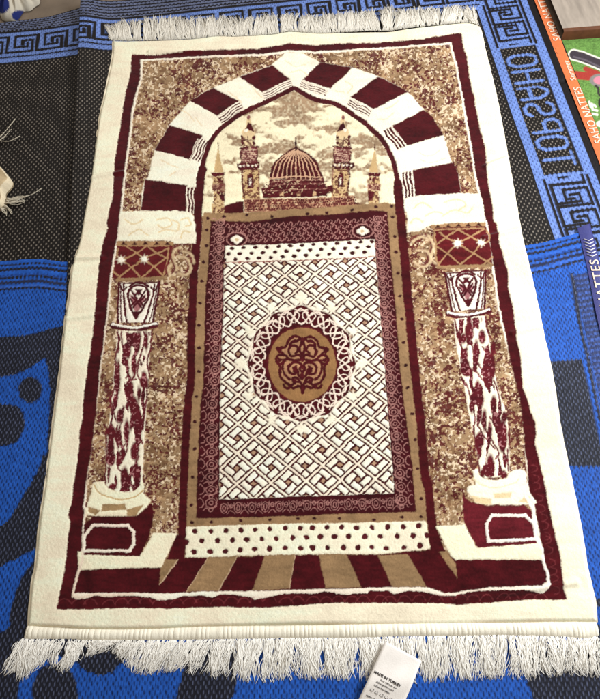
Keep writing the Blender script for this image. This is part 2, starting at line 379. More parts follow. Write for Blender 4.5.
# --- mosque under the arch
MQ = lambda pts: T(200, 90, pts, 3.158)
PUR = (140,88,84); TANM = (196,164,116)
for sgn in (0, 1):
    m = (lambda p: [((608-q[0]) if sgn else q[0], q[1]) for q in p])
    m2 = (lambda p: [((604-q[0]) if sgn else q[0], q[1]-(4 if sgn else 0)) for q in p])
    # slim outer minaret
    W.poly(MQ(m([(57,182),(45,262),(75,262)])), TANM); W.stroke(MQ(m([(57,170),(57,190)])), 1.0, BURG)
    W.poly(MQ(m([(36,264),(80,262),(76,275),(42,276)])), BURG); W.poly(MQ(m([(42,276),(75,275),(76,300),(40,300)])), TANM)
    W.poly(MQ(m([(52,278),(74,278),(74,294),(60,290)])), BURG); W.poly(MQ(m([(38,298),(80,296),(80,318),(40,320)])), (150,110,90))
    W.poly(MQ(m([(44,320),(78,318),(74,360),(44,392)])), TANM); W.poly(MQ(m([(50,322),(78,322),(78,356),(64,344),(60,330)])), BURG)
    W.poly(MQ(m([(38,360),(76,352),(78,395),(36,396)])), TANM)
    W.poly(MQ(m([(75,366),(138,350),(138,392),(75,390)])), BURG)
    # tall inner minaret
    W.poly(MQ(m2([(136,250),(186,248),(190,345),(134,345)])), TANM); W.stroke(MQ(m2([(132,250),(134,290),(140,340)])), 1.5, BURG); W.stroke(MQ(m2([(184,250),(186,330)])), .7, PUR)
    W.poly(MQ(m2([(150,274),(156,266),(164,266),(169,274),(169,310),(150,310)])), BURG); W.poly(MQ(m2([(157,280),(163,280),(163,302),(157,302)])), WHITE)
    W.poly(MQ(m2([(116,232),(186,227),(188,244),(180,252),(124,254),(116,246)])), BURG)
    for q in range(5): W.ell(*MQ(m2([(126+q*13,241-q*.8)]))[0], 1.25, 1.25, WHITE)
    W.poly(MQ(m2([(128,182),(180,178),(182,192),(178,228),(132,230),(128,195)])), PUR)
    for q in range(6): W.stroke(MQ(m2([(133,192+q*6.4),(177,190+q*6.2)])), .7, (214,186,158), .5)
    W.stroke(MQ(m2([(126,186),(153,182),(184,180)])), 1.6, BURG); W.stroke(MQ(m2([(128,195),(132,230)])), 1.2, BURG); W.stroke(MQ(m2([(182,192),(178,228)])), 1.2, BURG)
    W.poly(MQ(m2([(132,142),(172,142),(170,178),(134,180)])), (226,200,156))
    for q in ((132,150),(170,150),(134,168),(170,168)): W.ell(*MQ(m2([q]))[0], 1.5, 2.0, BURG)
    W.stroke(MQ(m2([(150,145),(152,176)])), .9, BURG); W.stroke(MQ(m2([(130,160),(174,158)])), .8, BURG)
    W.poly(MQ(m2([(150,84),(158,84),(162,110),(174,134),(170,146),(136,146),(132,134),(146,112)])), (222,194,150))
    W.poly(MQ(m2([(152,104),(164,110),(172,134),(160,130),(142,124)])), BURG); W.ell(*MQ(m2([(153,88)]))[0], 1.5, 2.5, PUR)
    W.ell(*MQ(m2([(146,128)]))[0], 2.0, 1.6, WHITE)
W.poly(MQ([(140,345),(486,334),(494,376),(140,386)]), (168,120,94))
for r in range(4):
    for q in range(44):
        X = 144+q*8+(r % 2)*4; Y = 350+r*9-(X-140)*.03
        W.ell(*MQ([(X,Y)])[0], .8, .9, BURG)
W.poly(MQ([(193,309),(216,306),(219,282),(388,272),(396,300),(421,299),(420,322),(402,326),(400,334),(200,340)]), BURG)
for yy in (288, 300): W.stroke(MQ(smooth([(218,yy+2),(300,yy-6),(390,yy-8)])), .8, (196,150,128), .5)
for q in range(9): W.ell(*MQ([(226+q*19,296-q*.6)])[0], .9, 1.0, PUR)
for q in (258,312,362): W.poly(MQ([(q-6,332),(q-6,322),(q,317),(q+6,322),(q+6,332)]), (204,166,124))
W.stroke(MQ([(200,318),(402,308)]), .7, (190,140,120), .5)
W.poly(MQ(smooth([(220,280),(223,250),(240,222),(268,196),(302,178),(338,196),(366,220),(381,250),(388,276)])), BURG)
for q in range(11):
    t = (q-5)/5.0; xb = 303+t*76; xm = 302+t*62
    W.stroke(MQ(smooth([(302+t*3,184),(302+t*38,206),(xm,236),(xb,277)])), 1.05, (206,164,132), .4)
W.stroke(MQ(smooth([(220,280),(300,270),(388,274)])), 1.2, (206,164,132))
for poly in ([(128,140),(182,178),(188,250),(190,345),(134,345),(124,200)],[(604-q[0], q[1]-4) for q in [(128,140),(182,178),(188,250),(190,345),(134,345),(124,200)]],[(42,262),(78,262),(80,392),(38,392)],[(530,262),(566,262),(570,392),(528,392)],[(140,345),(486,334),(494,376),(140,386)],[(193,309),(219,280),(388,272),(421,299),(420,322),(200,336)]):
    k, a = W.mask(MQ(poly), .8, -.6)
    if k is None: continue
    x = W.X[k]; y = W.Y[k]; n_ = .5*noise2(x, y, 2.0, 88)+.5*noise2(x, y, 1.1, 89)
    W.mix(k, (sstep(.49, .58, n_)*a*.85).astype(np.float32), lin((88,26,30)))
    W.mix(k, (sstep(.70, .78, 1-n_+.02)*a*.6).astype(np.float32), lin((226,196,156)))
W.stroke(MQ([(302,146),(302,166)]), 1.0, DARK); W.stroke(MQ([(302,164),(302,184)]), 2.2, DARK)
# --- thick burgundy line of the arch that runs down both sides
LS = [(203,170),(201,178.5),(198.4,205),(197.5,222),(197.2,237),(196.2,250),(194,267),(193.2,290),(191,340),(190.5,383),(188,400),(185,450),(182.2,517),(182,535)]
RS = [(397.6,183.8),(399,200.5),(400.5,215),(402,230),(405,262),(407.4,293),(411,330),(415.8,380),(420,420),(424.5,473),(428.5,490),(431,515),(435,545)]
W.stroke(smooth([(200.5,190)]+LS[1:1]+[(201.2,178),(203,165)]+ARCH_I[2:-3]+[(397.6,183.8),(399.5,200)],5), 4.6, BURG)
W.stroke(smooth(LS,5), 7.8, BURG, .6); W.stroke(smooth(RS,5), 8.6, BURG, .6)

# --- tan strip around the carpet panel, with small dots
STRIP = [(203.3,216.5),(240,217),(290,212),(340,209.5),(387,204.5),(396,206),(398,250),(403,293),(411.3,380),(420.7,473),(425.5,515),(426,521),(350,523),(250,525),(186,527),(187.6,517),(189.4,480),(192.7,400),(194.7,383),(198,293),(202.7,245)]
STRIP = [(205,214),(240,218-3),(290,210.5),(340,207),(385,204.5)]+STRIP[5:]
W.poly(STRIP, TAN, grow=1.6)
W.stroke(smooth(LS,5), 7.8, BURG, .6); W.stroke(smooth(RS,5), 8.6, BURG, .6)
W.poly([(208,214.5),(384,205.5),(384,209),(290,215),(208,220)], TAN)
PANEL = [(211,221),(250,221.5),(270,218.5),(290,216),(340,213),(375,210.5),(387.5,212),(390.5,250),(394.5,293),(401.3,380),(412.7,473),(416.5,511.5),(350,513.5),(300,516),(250,517),(195.5,518),(196.5,480),(200.2,400),(203,383),(205.5,293),(209.5,245)]
for q in ((208,218),(206.7,230.4),(206.7,246),(203.3,261.7),(202,281.3),(200,303),(198.7,325),(198.5,347.6),(198.3,371),(196,396),(194.7,421),(194.3,448.6),(192,477),(191,504.7),(191.4,522),(391.7,206),(392.7,217),(394.7,236),(396,251.3),(398,272.7),(400,296),(402,319),(404,342),(406,365),(407.3,387.6),(412,414),(415,440),(417.3,468.7),(420.9,498.8),(421.2,516.5),(402,516.9),(374,519.4),(339.3,518.5),(314,518.4),(298,518.8),(270,519.9),(240.5,520.5),(211,521.5),(224,217.3),(247,215),(272,216),(307,213.5),(327,212),(352,210),(376,207)):
    W.ell(q[0], q[1], 1.9, 1.5, DARK)
W.poly(PANEL, (62,11,18))

# --- fretwork on the burgundy band of the panel
FR = (178,126,118)
def ring(cx, cy, rx, ry, wd=.7, c=FR): W.stroke([(cx+rx*math.cos(t), cy+ry*math.sin(t)) for t in np.linspace(0, 2*math.pi, 15)], wd, c, .35, .72)
def lerp(tab, y): return np.interp(y, [t[0] for t in tab], [t[1] for t in tab])
LB = [(221,212),(262,208),(290,206),(383,203.5),(400,200.5),(517,195.5)]; LI = [(221,226),(262,224),(290,224),(383,220.7),(400,219),(517,219)]
RB = [(211,387.5),(293,394.5),(380,401.3),(473,412.7),(517,417)]; RI = [(211,372),(258,375.3),(293,377.3),(380,384.7),(473,392.7),(517,395)]
y = 222.0; q = 0
while y < 512:
    s = .58+.42*(y-222)/290; st = 11.3*s+2.2
    for (o, i, sg) in ((LB, LI, 1), (RB, RI, -1)):
        yy = y-(3 if sg < 0 and y > 216 else 0)
        xo, xi = lerp(o, yy), lerp(i, yy); wd_ = abs(xi-xo); X = lambda t: xo+sg*wd_*t
        ring(X(.64), yy, wd_*.24, st*.33); ring(X(.64), yy, wd_*.10, st*.14, .6)
        ring(X(.62), yy+st*.5, wd_*.09, st*.13, .55)
        W.stroke(smooth([(X(.10),yy-st*.30),(X(.18),yy-st*.42),(X(.32),yy-st*.10),(X(.26),yy+st*.25),(X(.12),yy+st*.30)]), .62, FR, .35, .62)
        W.stroke(smooth([(X(.30),yy+st*.52),(X(.42),yy+st*.34),(X(.60),yy+st*.42),(X(.82),yy+st*.30),(X(.92),yy+st*.05)]), .55, FR, .35, .62)
        W.stroke(smooth([(X(.86),yy-st*.42),(X(.93),yy-st*.2),(X(.84),yy)]), .5, FR, .35, .62)
    y += st
for q in range(13):                                     # lower band
    t = (q+.5)/13; cx = 217+t*180; cy = 508.5-t*5.2; u = 13.8
    ring(cx, cy-.5, 3.6, 5.0); ring(cx, cy-.5, 1.5, 2.6, .6); ring(cx+u/2, cy-2.5, 1.6, 2.0, .6)
    W.stroke(smooth([(cx+3,cy+5.5),(cx+u/2,cy+2),(cx+u-3,cy+5.5)]), .55, FR, .35, .62)
    W.stroke(smooth([(cx+3.8,cy-6),(cx+u/2-2.6,cy-3),(cx+u/2+2.6,cy-3),(cx+u-3.8,cy-6)]), .5, FR, .35, .62)
for r in range(4):                                       # dense upper band
    for q in range(19):
        cx = 229+q*7.9+(r % 2)*3.9; cy = 226.2+r*5.0-(cx-226)*.047
        W.stroke(smooth([(cx-3.4,cy+1.2),(cx-1.6,cy-1.8),(cx+.6,cy),(cx-.6,cy+1.6),(cx+2,cy+2),(cx+3.6,cy-.8)]), .55, FR, .35, .62)
for cx, cy in ((236.5,239.5),(362.5,230.8)):
    W.ell(cx, cy, 10.5, 7.2, FR); W.ell(cx, cy, 9.5, 6.3, (62,11,18)); 
    W.ell(cx, cy, 6.2, 3.2, WHITE); W.ell(cx, cy, 3.2, 4.6, WHITE); W.ell(cx, cy+.5, 2.0, 1.6, (206,180,140))

# --- lattice field
LQ = [(224,263),(375.5,256.5),(394,493),(219,499)]
W.poly([(225,246.5),(289,243.5),(375,238.8)]+LQ[1:]+[(219.5,470),(220.5,383),(224,290)], (248,237,216))
H = homog(LQ, [(0,0),(1,0),(1,1),(0,1)])
_, b1 = happ(H, 236.5, 483.8); _, b0 = happ(H, 238.7, 314.7); nb = 6/(b1-b0)
k, a = W.mask([(224,262.5),(290,260),(375.5,256)]+LQ[2:]+[(220.5,383),(224,290)], .4)
A_, B_ = happ(H, W.X[k], W.Y[k])
A_ = (.5-np.abs(A_-.5))*5-.5; B_ = (B_-b1)*nb
p = A_+B_; q = A_-B_; fp = p-np.floor(p); fq = q-np.floor(q)
dl = np.minimum(np.minimum(fp,1-fp), np.minimum(fq,1-fq))
sc = 1/22.0
ln = np.clip(.5+(.78*sc-np.abs(dl-.08))/(.5*sc), 0, 1)
s_ = (fp-.075)/.85; t_ = (fq-.075)/.85
inn = (s_ > 0) & (s_ < 1) & (t_ > 0) & (t_ < 1)
ds = np.full(s_.shape, 9.0, np.float32)
def seg(c, v, lo, hi):
    global ds
    ds = np.minimum(ds, np.where((v >= lo) & (v <= hi), np.abs(c), 9))
seg(s_-.64, t_, 0, .64); seg(t_-.64, s_, .36, 1); seg(s_-.36, t_, .36, 1); seg(t_-.36, s_, 0, .64)
ln2 = np.where(inn, np.clip(.5+(.86*sc-ds*.85)/(.5*sc), 0, 1), 0)
sq = inn & (np.abs(s_-.5) < .11) & (np.abs(t_-.5) < .11)
g = np.empty(s_.shape+(3,), np.float32); g[:] = lin((250,240,220))
g[dl < .055] = lin((247,230,208))
g[sq] = lin((176,140,112))
g += (lin((66,16,20))-g)*np.maximum(ln, ln2)[..., None]
W.col[k] += (g-W.col[k])*a[..., None]
# dotted band on top of the lattice
for r in range(3):
    for q in range(14):
        cx = 226+q*11.7+(5.8 if r == 0 else 0)+(-2 if r == 2 else 0)+(2 if r == 1 else 0)
        cy = 248.8+r*5.4-(cx-230)*.055
        if cx < 226 and r != 2 or cx > 374: continue
        W.ell(cx, cy, 2.35, 1.75, (58,13,16), .35)
W.stroke(smooth([(224,262.6),(260,261.6),(300,260.3),(340,258.6),(375.5,256)]), .8, (150,90,80), .4)

# --- medallion
MC = (301.3, 363.5)
def MD(pts): return T(240, 290, pts, 4.615)
def star(cx, cy, r, c=(250,238,214)):
    pts = []
    for i in range(16):
        rr = r if i % 2 == 0 else r*.48; t = i*math.pi/8
        pts.append((cx+rr*math.cos(t), cy+rr*math.sin(t)))
    W.poly(pts, c, .9)
for i in range(12):
    t = i*math.pi/6+math.pi/2
    star(MC[0]+60*math.cos(t), MC[1]+65*math.sin(t), 8.0 if i % 3 == 0 else 6.5)
W.ell(*MC, 54.2, 58.4, (248,234,212), .8)
ro = [(MC[0]+(52.5+1.6*math.cos(12*t))*math.cos(t), MC[1]+(56.5+1.7*math.cos(12*t))*math.sin(t)) for t in np.linspace(0, 2*math.pi, 97)[:-1]]
W.poly(ro, BURG)
NK = 9; KN = (240,220,202)
def mpt(r, t): return (MC[0]+r*math.cos(t), MC[1]+r*1.075*math.sin(t))
for ph in (0, math.pi):
    W.stroke([mpt(43.8+7.0*math.sin(NK*t+ph), t) for t in np.linspace(0, 2*math.pi, 220)], 1.45, KN, .35)
for i in range(NK*2):
    t = (i+.5)*math.pi/NK; tb_ = i*math.pi/NK
    for s_g in (1, -1):                                    # a pair of leaf scrolls in every loop of the knot
        W.stroke(smooth([mpt(38.6, tb_+s_g*.02), mpt(42.5, tb_+s_g*.115), mpt(46.8, tb_+s_g*.13), mpt(48.6, tb_+s_g*.05), mpt(46.0, tb_+s_g*.035)]), 1.0, KN, .35, .9)
    W.stroke(smooth([mpt(51.2, t-.12), mpt(48.9, t), mpt(51.2, t+.12)]), 1.05, KN, .35, .9)
W.ell(302.2, 364.5, 35.6, 38.6, (84,20,26)); W.ell(302.2, 364.5, 33.8, 37.0, (150,110,70))
# arabesque
body = MD(smooth([(288,222),(330,215),(355,250),(392,272),(372,298),(408,318),(388,350),(380,400),(345,440),(306,450),(288,475),(270,450),(232,440),(196,400),(188,350),(168,318),(204,298),(184,272),(221,250),(246,215)], 5, True))
W.poly(body, (170,126,92), .8)
HALF = [[(288,250),(300,222),(325,214),(352,232),(366,262),(395,272),(374,296)],
 [(288,318),(306,300),(340,306),(352,282),(340,258),(318,258),(308,278),(322,292)],
 [(288,318),(322,326),(352,318),(366,304),(392,300),(408,318),(398,340),(378,338),(372,322)],
 [(404,330),(390,356),(390,392),(370,424),(336,438),(322,416)],
 [(288,352),(304,336),(334,336),(352,358),(344,384),(322,386),(316,366),(330,360)],
 [(288,475),(302,446),(330,452),(348,440)],[(288,475),(296,430),(314,404),(334,412),(322,432)],[(288,408),(306,392),(312,372)],
 [(288,300),(300,276),(296,250),(288,236)],[(320,232),(334,240)],[(300,222),(312,236),(330,236),(344,250),(346,268)],[(396,316),(392,326),(384,322)],[(352,318),(372,330),(378,360),(366,396),(346,414)],[(318,352),(326,372),(318,376)],[(288,440),(304,424),(318,424)],[(346,448),(364,452),(376,436)],[(386,276),(398,268),(404,276),(394,288)],[(288,380),(300,366),(296,350)]]
for c in HALF:
    for s in (1, -1):
        W.stroke(smooth(MD([(288+s*(x-288), y) for x, y in c])), 2.4, (72,14,20), .45)
for x, y, r in ((288,324,7),(288,392,9),(288,360,6),(288,226,8),(288,452,8),(350,450,6),(226,450,6)): W.ell(*MD([(x,y)])[0], r/4.6, r/4.0, (84,20,26))

# --- dotted strip and voussoirs at the foot
W.poly([(186,526.5),(250,524.4),(300,523.5),(350,522.7),(426.2,520.8),(430.6,548.7),(418,550),(376,554),(346,554),(300,554.6),(238,555.6),(206,557),(185,557.3)], (247,236,208))
DOTS = [(194.4,531),(210.6,531),(225.7,530.8),(240.5,530),(255,529.4),(269.3,529),(285.2,528.1),(300.3,528.4),(312.3,528),(326.5,527.2),(341.6,527.2),(356.4,527.7),(372.3,527.6),(387.7,526.6),(403.6,526.5),(418.7,525.7),
 (186,542),(201.4,540.6),(217,540.3),(232.4,539.8),(246.8,539.5),(261.7,538.6),(276.3,538.6),(293,537.8),(306.6,537.2),(320.4,537),(334.6,536.5),(348.8,536.5),(364.7,536.6),(380.2,536),(397,535.8),(413.3,535.6),(427,535),
 (193.2,551.7),(209.8,551.2),(225.4,550.7),(240,550),(254.5,549),(269.3,548.7),(285.2,547.8),(300.8,548),(312.5,548),(327.4,547.7),(343.3,547.5),(357.9,547.3),(372,547.3),(386.3,547.8),(404,547),(420.4,545.3)]
for q in DOTS: W.ell(q[0], q[1], 2.75+random.uniform(-.3,.4), 2.7+random.uniform(-.3,.4), (76,22,26))
BAND = [(176,533.5),(166.8,557),(160,567),(74.5,570),(74.2,593.2),(133,593),(165,593.6),(200,591.7),(250,591),(300,590),(350,588.6),(400,587),(427,587),(444,593),(455,592.5),(484,588),(542,585.5),(547,581),(545,560),(456,559.5),(451,555),(445.5,550),(436,526),(431.5,530),(430.6,549.3)]
W.poly(BAND+[(418,550.5),(376,554.5),(300,555),(206,557.5),(184.3,557.5),(186,540)], BURG)
for v in ([(207.8,557),(237,556),(218.7,590.6),(186.5,591.4)],[(265,554.8),(295,554.6),(289.4,588.9),(252,590.3)],[(318.7,554.6),(346.3,553.8),(361.5,587.2),(325.5,588)],[(377.6,555.2),(407.8,553.7),(427,586.4),(392.7,587)],[(164.2,558.7),(177.6,559.6),(159.2,584.7),(159.8,568)],[(439.3,552),(446.8,550.6),(456,563.7),(457.3,578)]):
    W.poly(v, (148,118,84))
W.stroke([(177.6,559.6),(159.2,584.7)], 1.0, (200,170,140)); W.stroke([(237,556),(218.7,590.6)], .8, (196,166,134)); W.stroke([(295,554.6),(289.4,588.9)], .7, (196,166,134)); W.stroke([(207.8,557),(186.5,591.4)], .7, (196,166,134))

# --- the two columns
cre = (247,237,212)
# cream impost blocks
W.poly(T(100,200,[(125,75),(330,68),(515,66),(545,80),(560,100),(558,125),(570,150),(565,180),(575,205),(574,262),(500,262),(440,262),(420,245),(270,246),(110,245)]), cre)
W.poly(T(400,190,[(30,85),(60,48),(200,40),(460,28),(490,60),(500,150),(500,195),(300,200),(170,212),(110,245),(40,252),(45,180)]), cre)
for (ox, oy, c) in ((100,200,[(150,120),(200,150),(260,120)]),(100,200,[(340,120),(400,110),(430,150),(380,170),(345,150)]),(100,200,[(350,200),(400,180),(460,190),(470,140),(430,120)]),(100,200,[(480,120),(520,110),(545,150),(510,160)]),(100,200,[(480,230),(500,190),(540,200)]),(100,200,[(170,215),(230,180),(290,215)]),
                   (400,190,[(80,110),(130,80),(190,110)]),(400,190,[(150,160),(200,130),(260,150)]),(400,190,[(260,80),(330,60),(390,90),(350,120)]),(400,190,[(250,165),(320,120),(400,140),(430,110)]),(400,190,[(60,200),(90,170),(140,190)])):
    W.stroke(smooth(T(ox,oy,c)), 1.1, (222,198,150), .7, .7)
# trellis panels
TB = (92,22,26); TL = (168,130,92)
def trellis(box, ext, stars, tri, lines, foot):
    W.poly(ext, TB)
    for l in lines: W.stroke(smooth(l, 4), 1.5, TL, .4)
    for (p0, p1, n) in tri:
        W.stroke([p0, p1], 3.4, TL)
        for i in range(n):
            t = (i+.5)/n; X = p0[0]+(p1[0]-p0[0])*t; Y = p0[1]+(p1[1]-p0[1])*t
            W.poly([(X-3,Y+1.5),(X+3,Y+1.5),(X,Y-1.8)], (58,16,18))
    W.stroke(foot, 3.0, TAN)
    for cx, cy in stars:
        star(cx, cy, 4.8, (244,230,204)); W.ell(cx, cy, 3.2, 2.5, (250,240,220))
Lp = lambda p: T(100,200,p); Rp = lambda p: T(400,190,p)
trellis(None, Lp([(105,250),(440,262),(425,330),(395,440),(370,470),(70,460),(75,430),(95,340)]), Lp([(125,355),(265,352)]), [(*Lp([(108,256),(435,262)]),5)],
  [Lp(c) for c in ([(100,268),(410,276)],[(150,270),(265,350),(370,445)],[(280,275),(200,325),(125,355)],[(410,290),(265,350),(130,440),(115,470)],[(280,275),(330,310),(395,345)],[(395,345),(330,390),(270,440),(235,470)],[(125,355),(190,400),(240,465)],[(75,420),(110,455)],[(110,290),(100,330),(125,355)],[(410,290),(400,360),(375,450)])], Lp([(100,474),(375,462)]))
trellis(None, Rp([(195,235),(180,222),(495,198),(510,220),(545,350),(552,440),(235,455),(215,380)]), Rp([(345,320),(485,315)]), [(*Rp([(195,220),(500,205)]),5)],
  [Rp(c) for c in ([(200,240),(500,228)],[(235,255),(345,320),(435,375),(550,440)],[(345,238),(270,285),(210,330)],[(345,238),(420,280),(485,315)],[(500,235),(430,275),(345,320),(285,375),(225,445)],[(210,330),(285,375),(360,440)],[(485,315),(435,380),(355,445)],[(205,250),(215,330),(215,400),(235,450)],[(515,240),(535,300),(485,315)],[(550,400),(500,440)])], Rp([(225,457),(550,446)]))
# scroll corners beside the trellises
for ox, oy, c in ((100,200,[(420,440),(445,400),(425,350),(430,300),(470,275)]),(100,200,[(405,450),(390,400),(410,380)]),(100,200,[(450,430),(500,440),(530,400),(500,340),(450,330)]),(100,200,[(470,300),(530,320),(545,370)]),
                  (400,190,[(200,430),(170,390),(190,340),(175,290),(150,260)]),(400,190,[(60,300),(110,270),(160,290)]),(400,190,[(70,420),(120,450),(170,420),(150,360),(80,350)])):
    W.stroke(smooth(T(ox,oy,c)), 1.8, (104,40,38), .8, .8); W.stroke(smooth([(p[0]+2.4,p[1]+1) for p in T(ox,oy,c)]), 2.2, (220,194,154), .9, .5)
# vase capitals
def vase(tl, tr, br, bl, rim, mir):
    W.poly([tl,tr,br,bl], (248,236,220))
    f = lambda s, t: (tl[0]*(1-s)*(1-t)+tr[0]*s*(1-t)+br[0]*s*t+bl[0]*(1-s)*t, tl[1]*(1-s)*(1-t)+tr[1]*s*(1-t)+br[1]*s*t+bl[1]*(1-s)*t)
    VC = (76,14,24); S = lambda c, wd=1.3: W.stroke(smooth([f(*p) for p in c]), wd*1.45, VC, .4)
    S([(0,0),(0,.5),(.02,1)], 1.5); S([(1,0),(.99,.5),(.97,1)], 1.5); S([(0,.02),(1,.0)], .9)
    S([(.12,.05),(.14,.4),(.20,.75),(.26,1)]); S([(.88,.05),(.86,.4),(.80,.75),(.74,1)])
    S([(.05,.1),(.07,.6),(.12,1)], .9); S([(.95,.1),(.93,.6),(.88,1)], .9)
    S([(.5,.90),(.34,.62),(.24,.34),(.30,.14),(.5,.06),(.70,.14),(.76,.34),(.66,.62),(.5,.90)], 1.6)
    W.poly([f(*p) for p in ((.30,.30),(.5,.40),(.70,.30),(.64,.52),(.5,.80),(.36,.52))], (170,110,112), .8)
    S([(.02,.02),(.10,.20),(.20,.10)], 1.0); S([(.98,.02),(.90,.20),(.80,.10)], 1.0)
    S([(.26,.10),(.36,.03),(.5,-.02),(.64,.03),(.74,.10)], 1.3)
    S([(.32,.2),(.42,.3),(.5,.22),(.58,.3),(.68,.2)]); S([(.34,.34),(.5,.46),(.66,.34)]); S([(.36,.56),(.46,.42),(.40,.30)]); S([(.64,.56),(.54,.42),(.60,.30)])
    S([(.40,.62),(.5,.50),(.60,.62)]); W.poly([f(.40,.16),f(.60,.16),f(.5,.32)], VC); W.poly([f(.40,.72),f(.60,.72),f(.5,.90)], VC)
    S([(.30,.40),(.36,.48)],1.0); S([(.70,.40),(.64,.48)],1.0)
    W.stroke(smooth(rim), 5.6, VC, .4); W.stroke(smooth([(x,y-.9) for x,y in rim]), 2.6, (250,240,226), .4); W.stroke(smooth([(x,y+.4) for x,y in rim]), .8, VC, .3)
vase((118.4,282),(159.5,282),(153.5,322.5),(117.5,322.5), [(112,325),(122,327.6),(134,328.6),(146,327),(156,324.6)], 1)
vase((445,272),(486,270),(485.2,308.5),(451.7,311), [(448.4,313.6),(458,315.4),(469,315.6),(480,313.6),(489.5,310.4)], 1)
# shafts
def shaft(outline, lines, blobs, seed):
    W.poly(outline, (247,234,210), .5)
    for l in lines: W.stroke(smooth(l), 1.5, (98,28,36), .45)
    for (cx, cy, rx, ry, an) in blobs: W.ell(cx, cy, rx*.72, ry*1.1, (88,20,28), .7, an)
    k, a = W.mask(outline, .5, -1.2)
    x = W.X[k]; y = W.Y[k]
    f = .55*noise2(x+.10*y, y*.20, 3.8, seed+5)+.45*noise2(x-.14*y, y*.27, 2.7, seed+6)
    W.mix(k, (sstep(.535, .60, f)*a).astype(np.float32), lin((88,22,30)))
    sp = sstep(.70, .80, noise2(x, y, 1.5, seed))*a
    dark = W.col[k][..., 1] < .05
    W.mix(k, (sp*dark*.55).astype(np.float32), lin((200,140,140)))
def bl(ox, oy, L): return [(ox+x/5.97, oy+y/5.97, a/5.97, b/5.97, an) for x, y, a, b, an in L]
shaft([(117.5,331),(151.5,331),(149,360),(147,400),(144,440),(142,484),(137,491),(118,493),(106,485),(105,450),(112,400),(115,360)],
 [T(60,300,c) for c in ([(345,190),(350,260),(330,340),(335,420)],[(365,190),(375,280),(400,330)],[(500,190),(505,240),(480,330)],[(545,185),(540,290),(520,360),(535,450)],[(330,430),(325,520),(300,600),(310,690)],[(520,500),(515,600),(500,690)],[(480,330),(450,420),(440,460),(390,510),(395,555),(430,600)],[(400,360),(410,420),(395,470)],[(455,470),(400,490)],[(470,380),(460,440),(480,480)])]
 +[T(60,400,c) for c in ([(310,10),(310,110),(290,170)],[(270,190),(275,330),(265,480)],[(515,0),(500,60),(460,160),(490,260)],[(470,190),(450,230),(470,270)],[(385,260),(340,350),(350,410),(380,430)],[(400,290),(360,380)],[(470,330),(440,420),(450,520)],[(340,150),(330,230),(350,280)])],
 bl(60,300,[(405,305,25,42,0),(465,250,26,66,.1),(512,245,17,55,0),(440,390,20,55,0),(342,480,28,70,0),(350,400,15,40,0),(500,490,36,34,0),(500,450,22,24,0),(430,615,28,55,0),(470,560,16,40,0),(360,675,24,22,0)])
 +bl(60,400,[(355,95,28,40,.2),(445,60,36,70,0),(395,190,24,70,0),(430,120,20,60,.2),(300,275,30,75,0),(288,185,26,26,0),(345,225,16,60,0),(445,305,36,52,.1),(385,475,36,72,0),(312,518,34,20,0),(300,350,42,40,0),(455,420,14,80,0),(440,520,24,20,0)]), 91)
shaft([(453.4,319),(485,316),(490,345),(497,385),(504,405),(508,422),(510,450),(510,472),(500,477),(482,478),(478,460),(475,440),(468,410),(463,380),(457,350)],
 [T(440,270,c) for c in ([(85,295),(110,400),(130,470),(125,540),(140,620)],[(270,280),(285,370),(310,410)],[(190,430),(200,500),(240,580),(265,640)],[(250,460),(300,520)],[(125,640),(150,690)],[(320,420),(330,500)])]
 +[T(440,370,c) for c in ([(130,50),(160,95),(180,160),(200,220),(210,290),(200,370),(220,450),(235,600)],[(320,60),(345,130),(360,210)],[(245,240),(250,310),(300,400),(350,490),(330,530)],[(230,240),(225,320),(270,400),(330,470)],[(405,470),(410,600)],[(215,10),(260,60)],[(300,280),(330,330),(360,430)])],
 bl(440,270,[(175,365,38,48,0),(140,410,25,30,0),(175,310,22,40,0),(250,400,30,38,0),(150,585,40,45,0),(215,495,24,75,0),(150,520,18,50,.1),(305,570,36,76,0),(315,470,20,40,0)])
 +bl(440,370,[(165,8,40,30,0),(300,10,40,40,0),(225,110,24,45,0),(245,180,25,40,0),(190,215,20,45,0),(320,210,28,52,0),(265,300,22,60,0),(300,350,18,40,0),(235,420,40,48,.2),(385,280,24,30,0),(375,395,40,90,0),(350,330,20,40,.3),(300,575,32,66,0),(380,622,26,25,0),(255,620,20,30,0),(415,400,10,70,0)]), 93)
# column feet
W.poly(T(60,400,smooth([(195,490),(260,480),(265,500),(300,535),(350,548),(420,548),(455,530),(480,505),(492,480),(500,520),(500,560),(540,600),(500,650),(450,690),(170,690),(165,620),(180,560)],4)), (246,233,202), .6)
W.stroke(smooth(T(60,400,[(200,500),(235,555),(350,592),(440,580),(495,540)])), 1.1, (190,160,110), .5)
for v in ([(255,620),(385,618),(396,655),(246,664)],[(395,656),(500,622),(452,692),(400,692)],[(166,635),(240,655),(214,690),(170,665)]): W.poly(T(60,400,v), (160,130,92))
W.poly(T(440,370,smooth([(195,600),(225,590),(235,625),(280,650),(350,655),(400,640),(425,605),(505,600),(520,690),(540,750),(556,800),(250,800),(195,760),(160,720),(175,690),(215,690)],4)), (250,240,216), .6)
W.stroke(smooth(T(460,470,[(80,50),(130,90),(220,106),(320,80),(350,50)])), 1.0, (232,214,176), .6)
for v in ([(60,152),(130,165),(192,172),(186,205),(130,203),(90,190)],[(195,140),(310,135),(300,165),(205,170)],[(350,190),(395,150),(420,165),(410,200)]): W.poly(T(460,470,v), (226,202,158), .8)
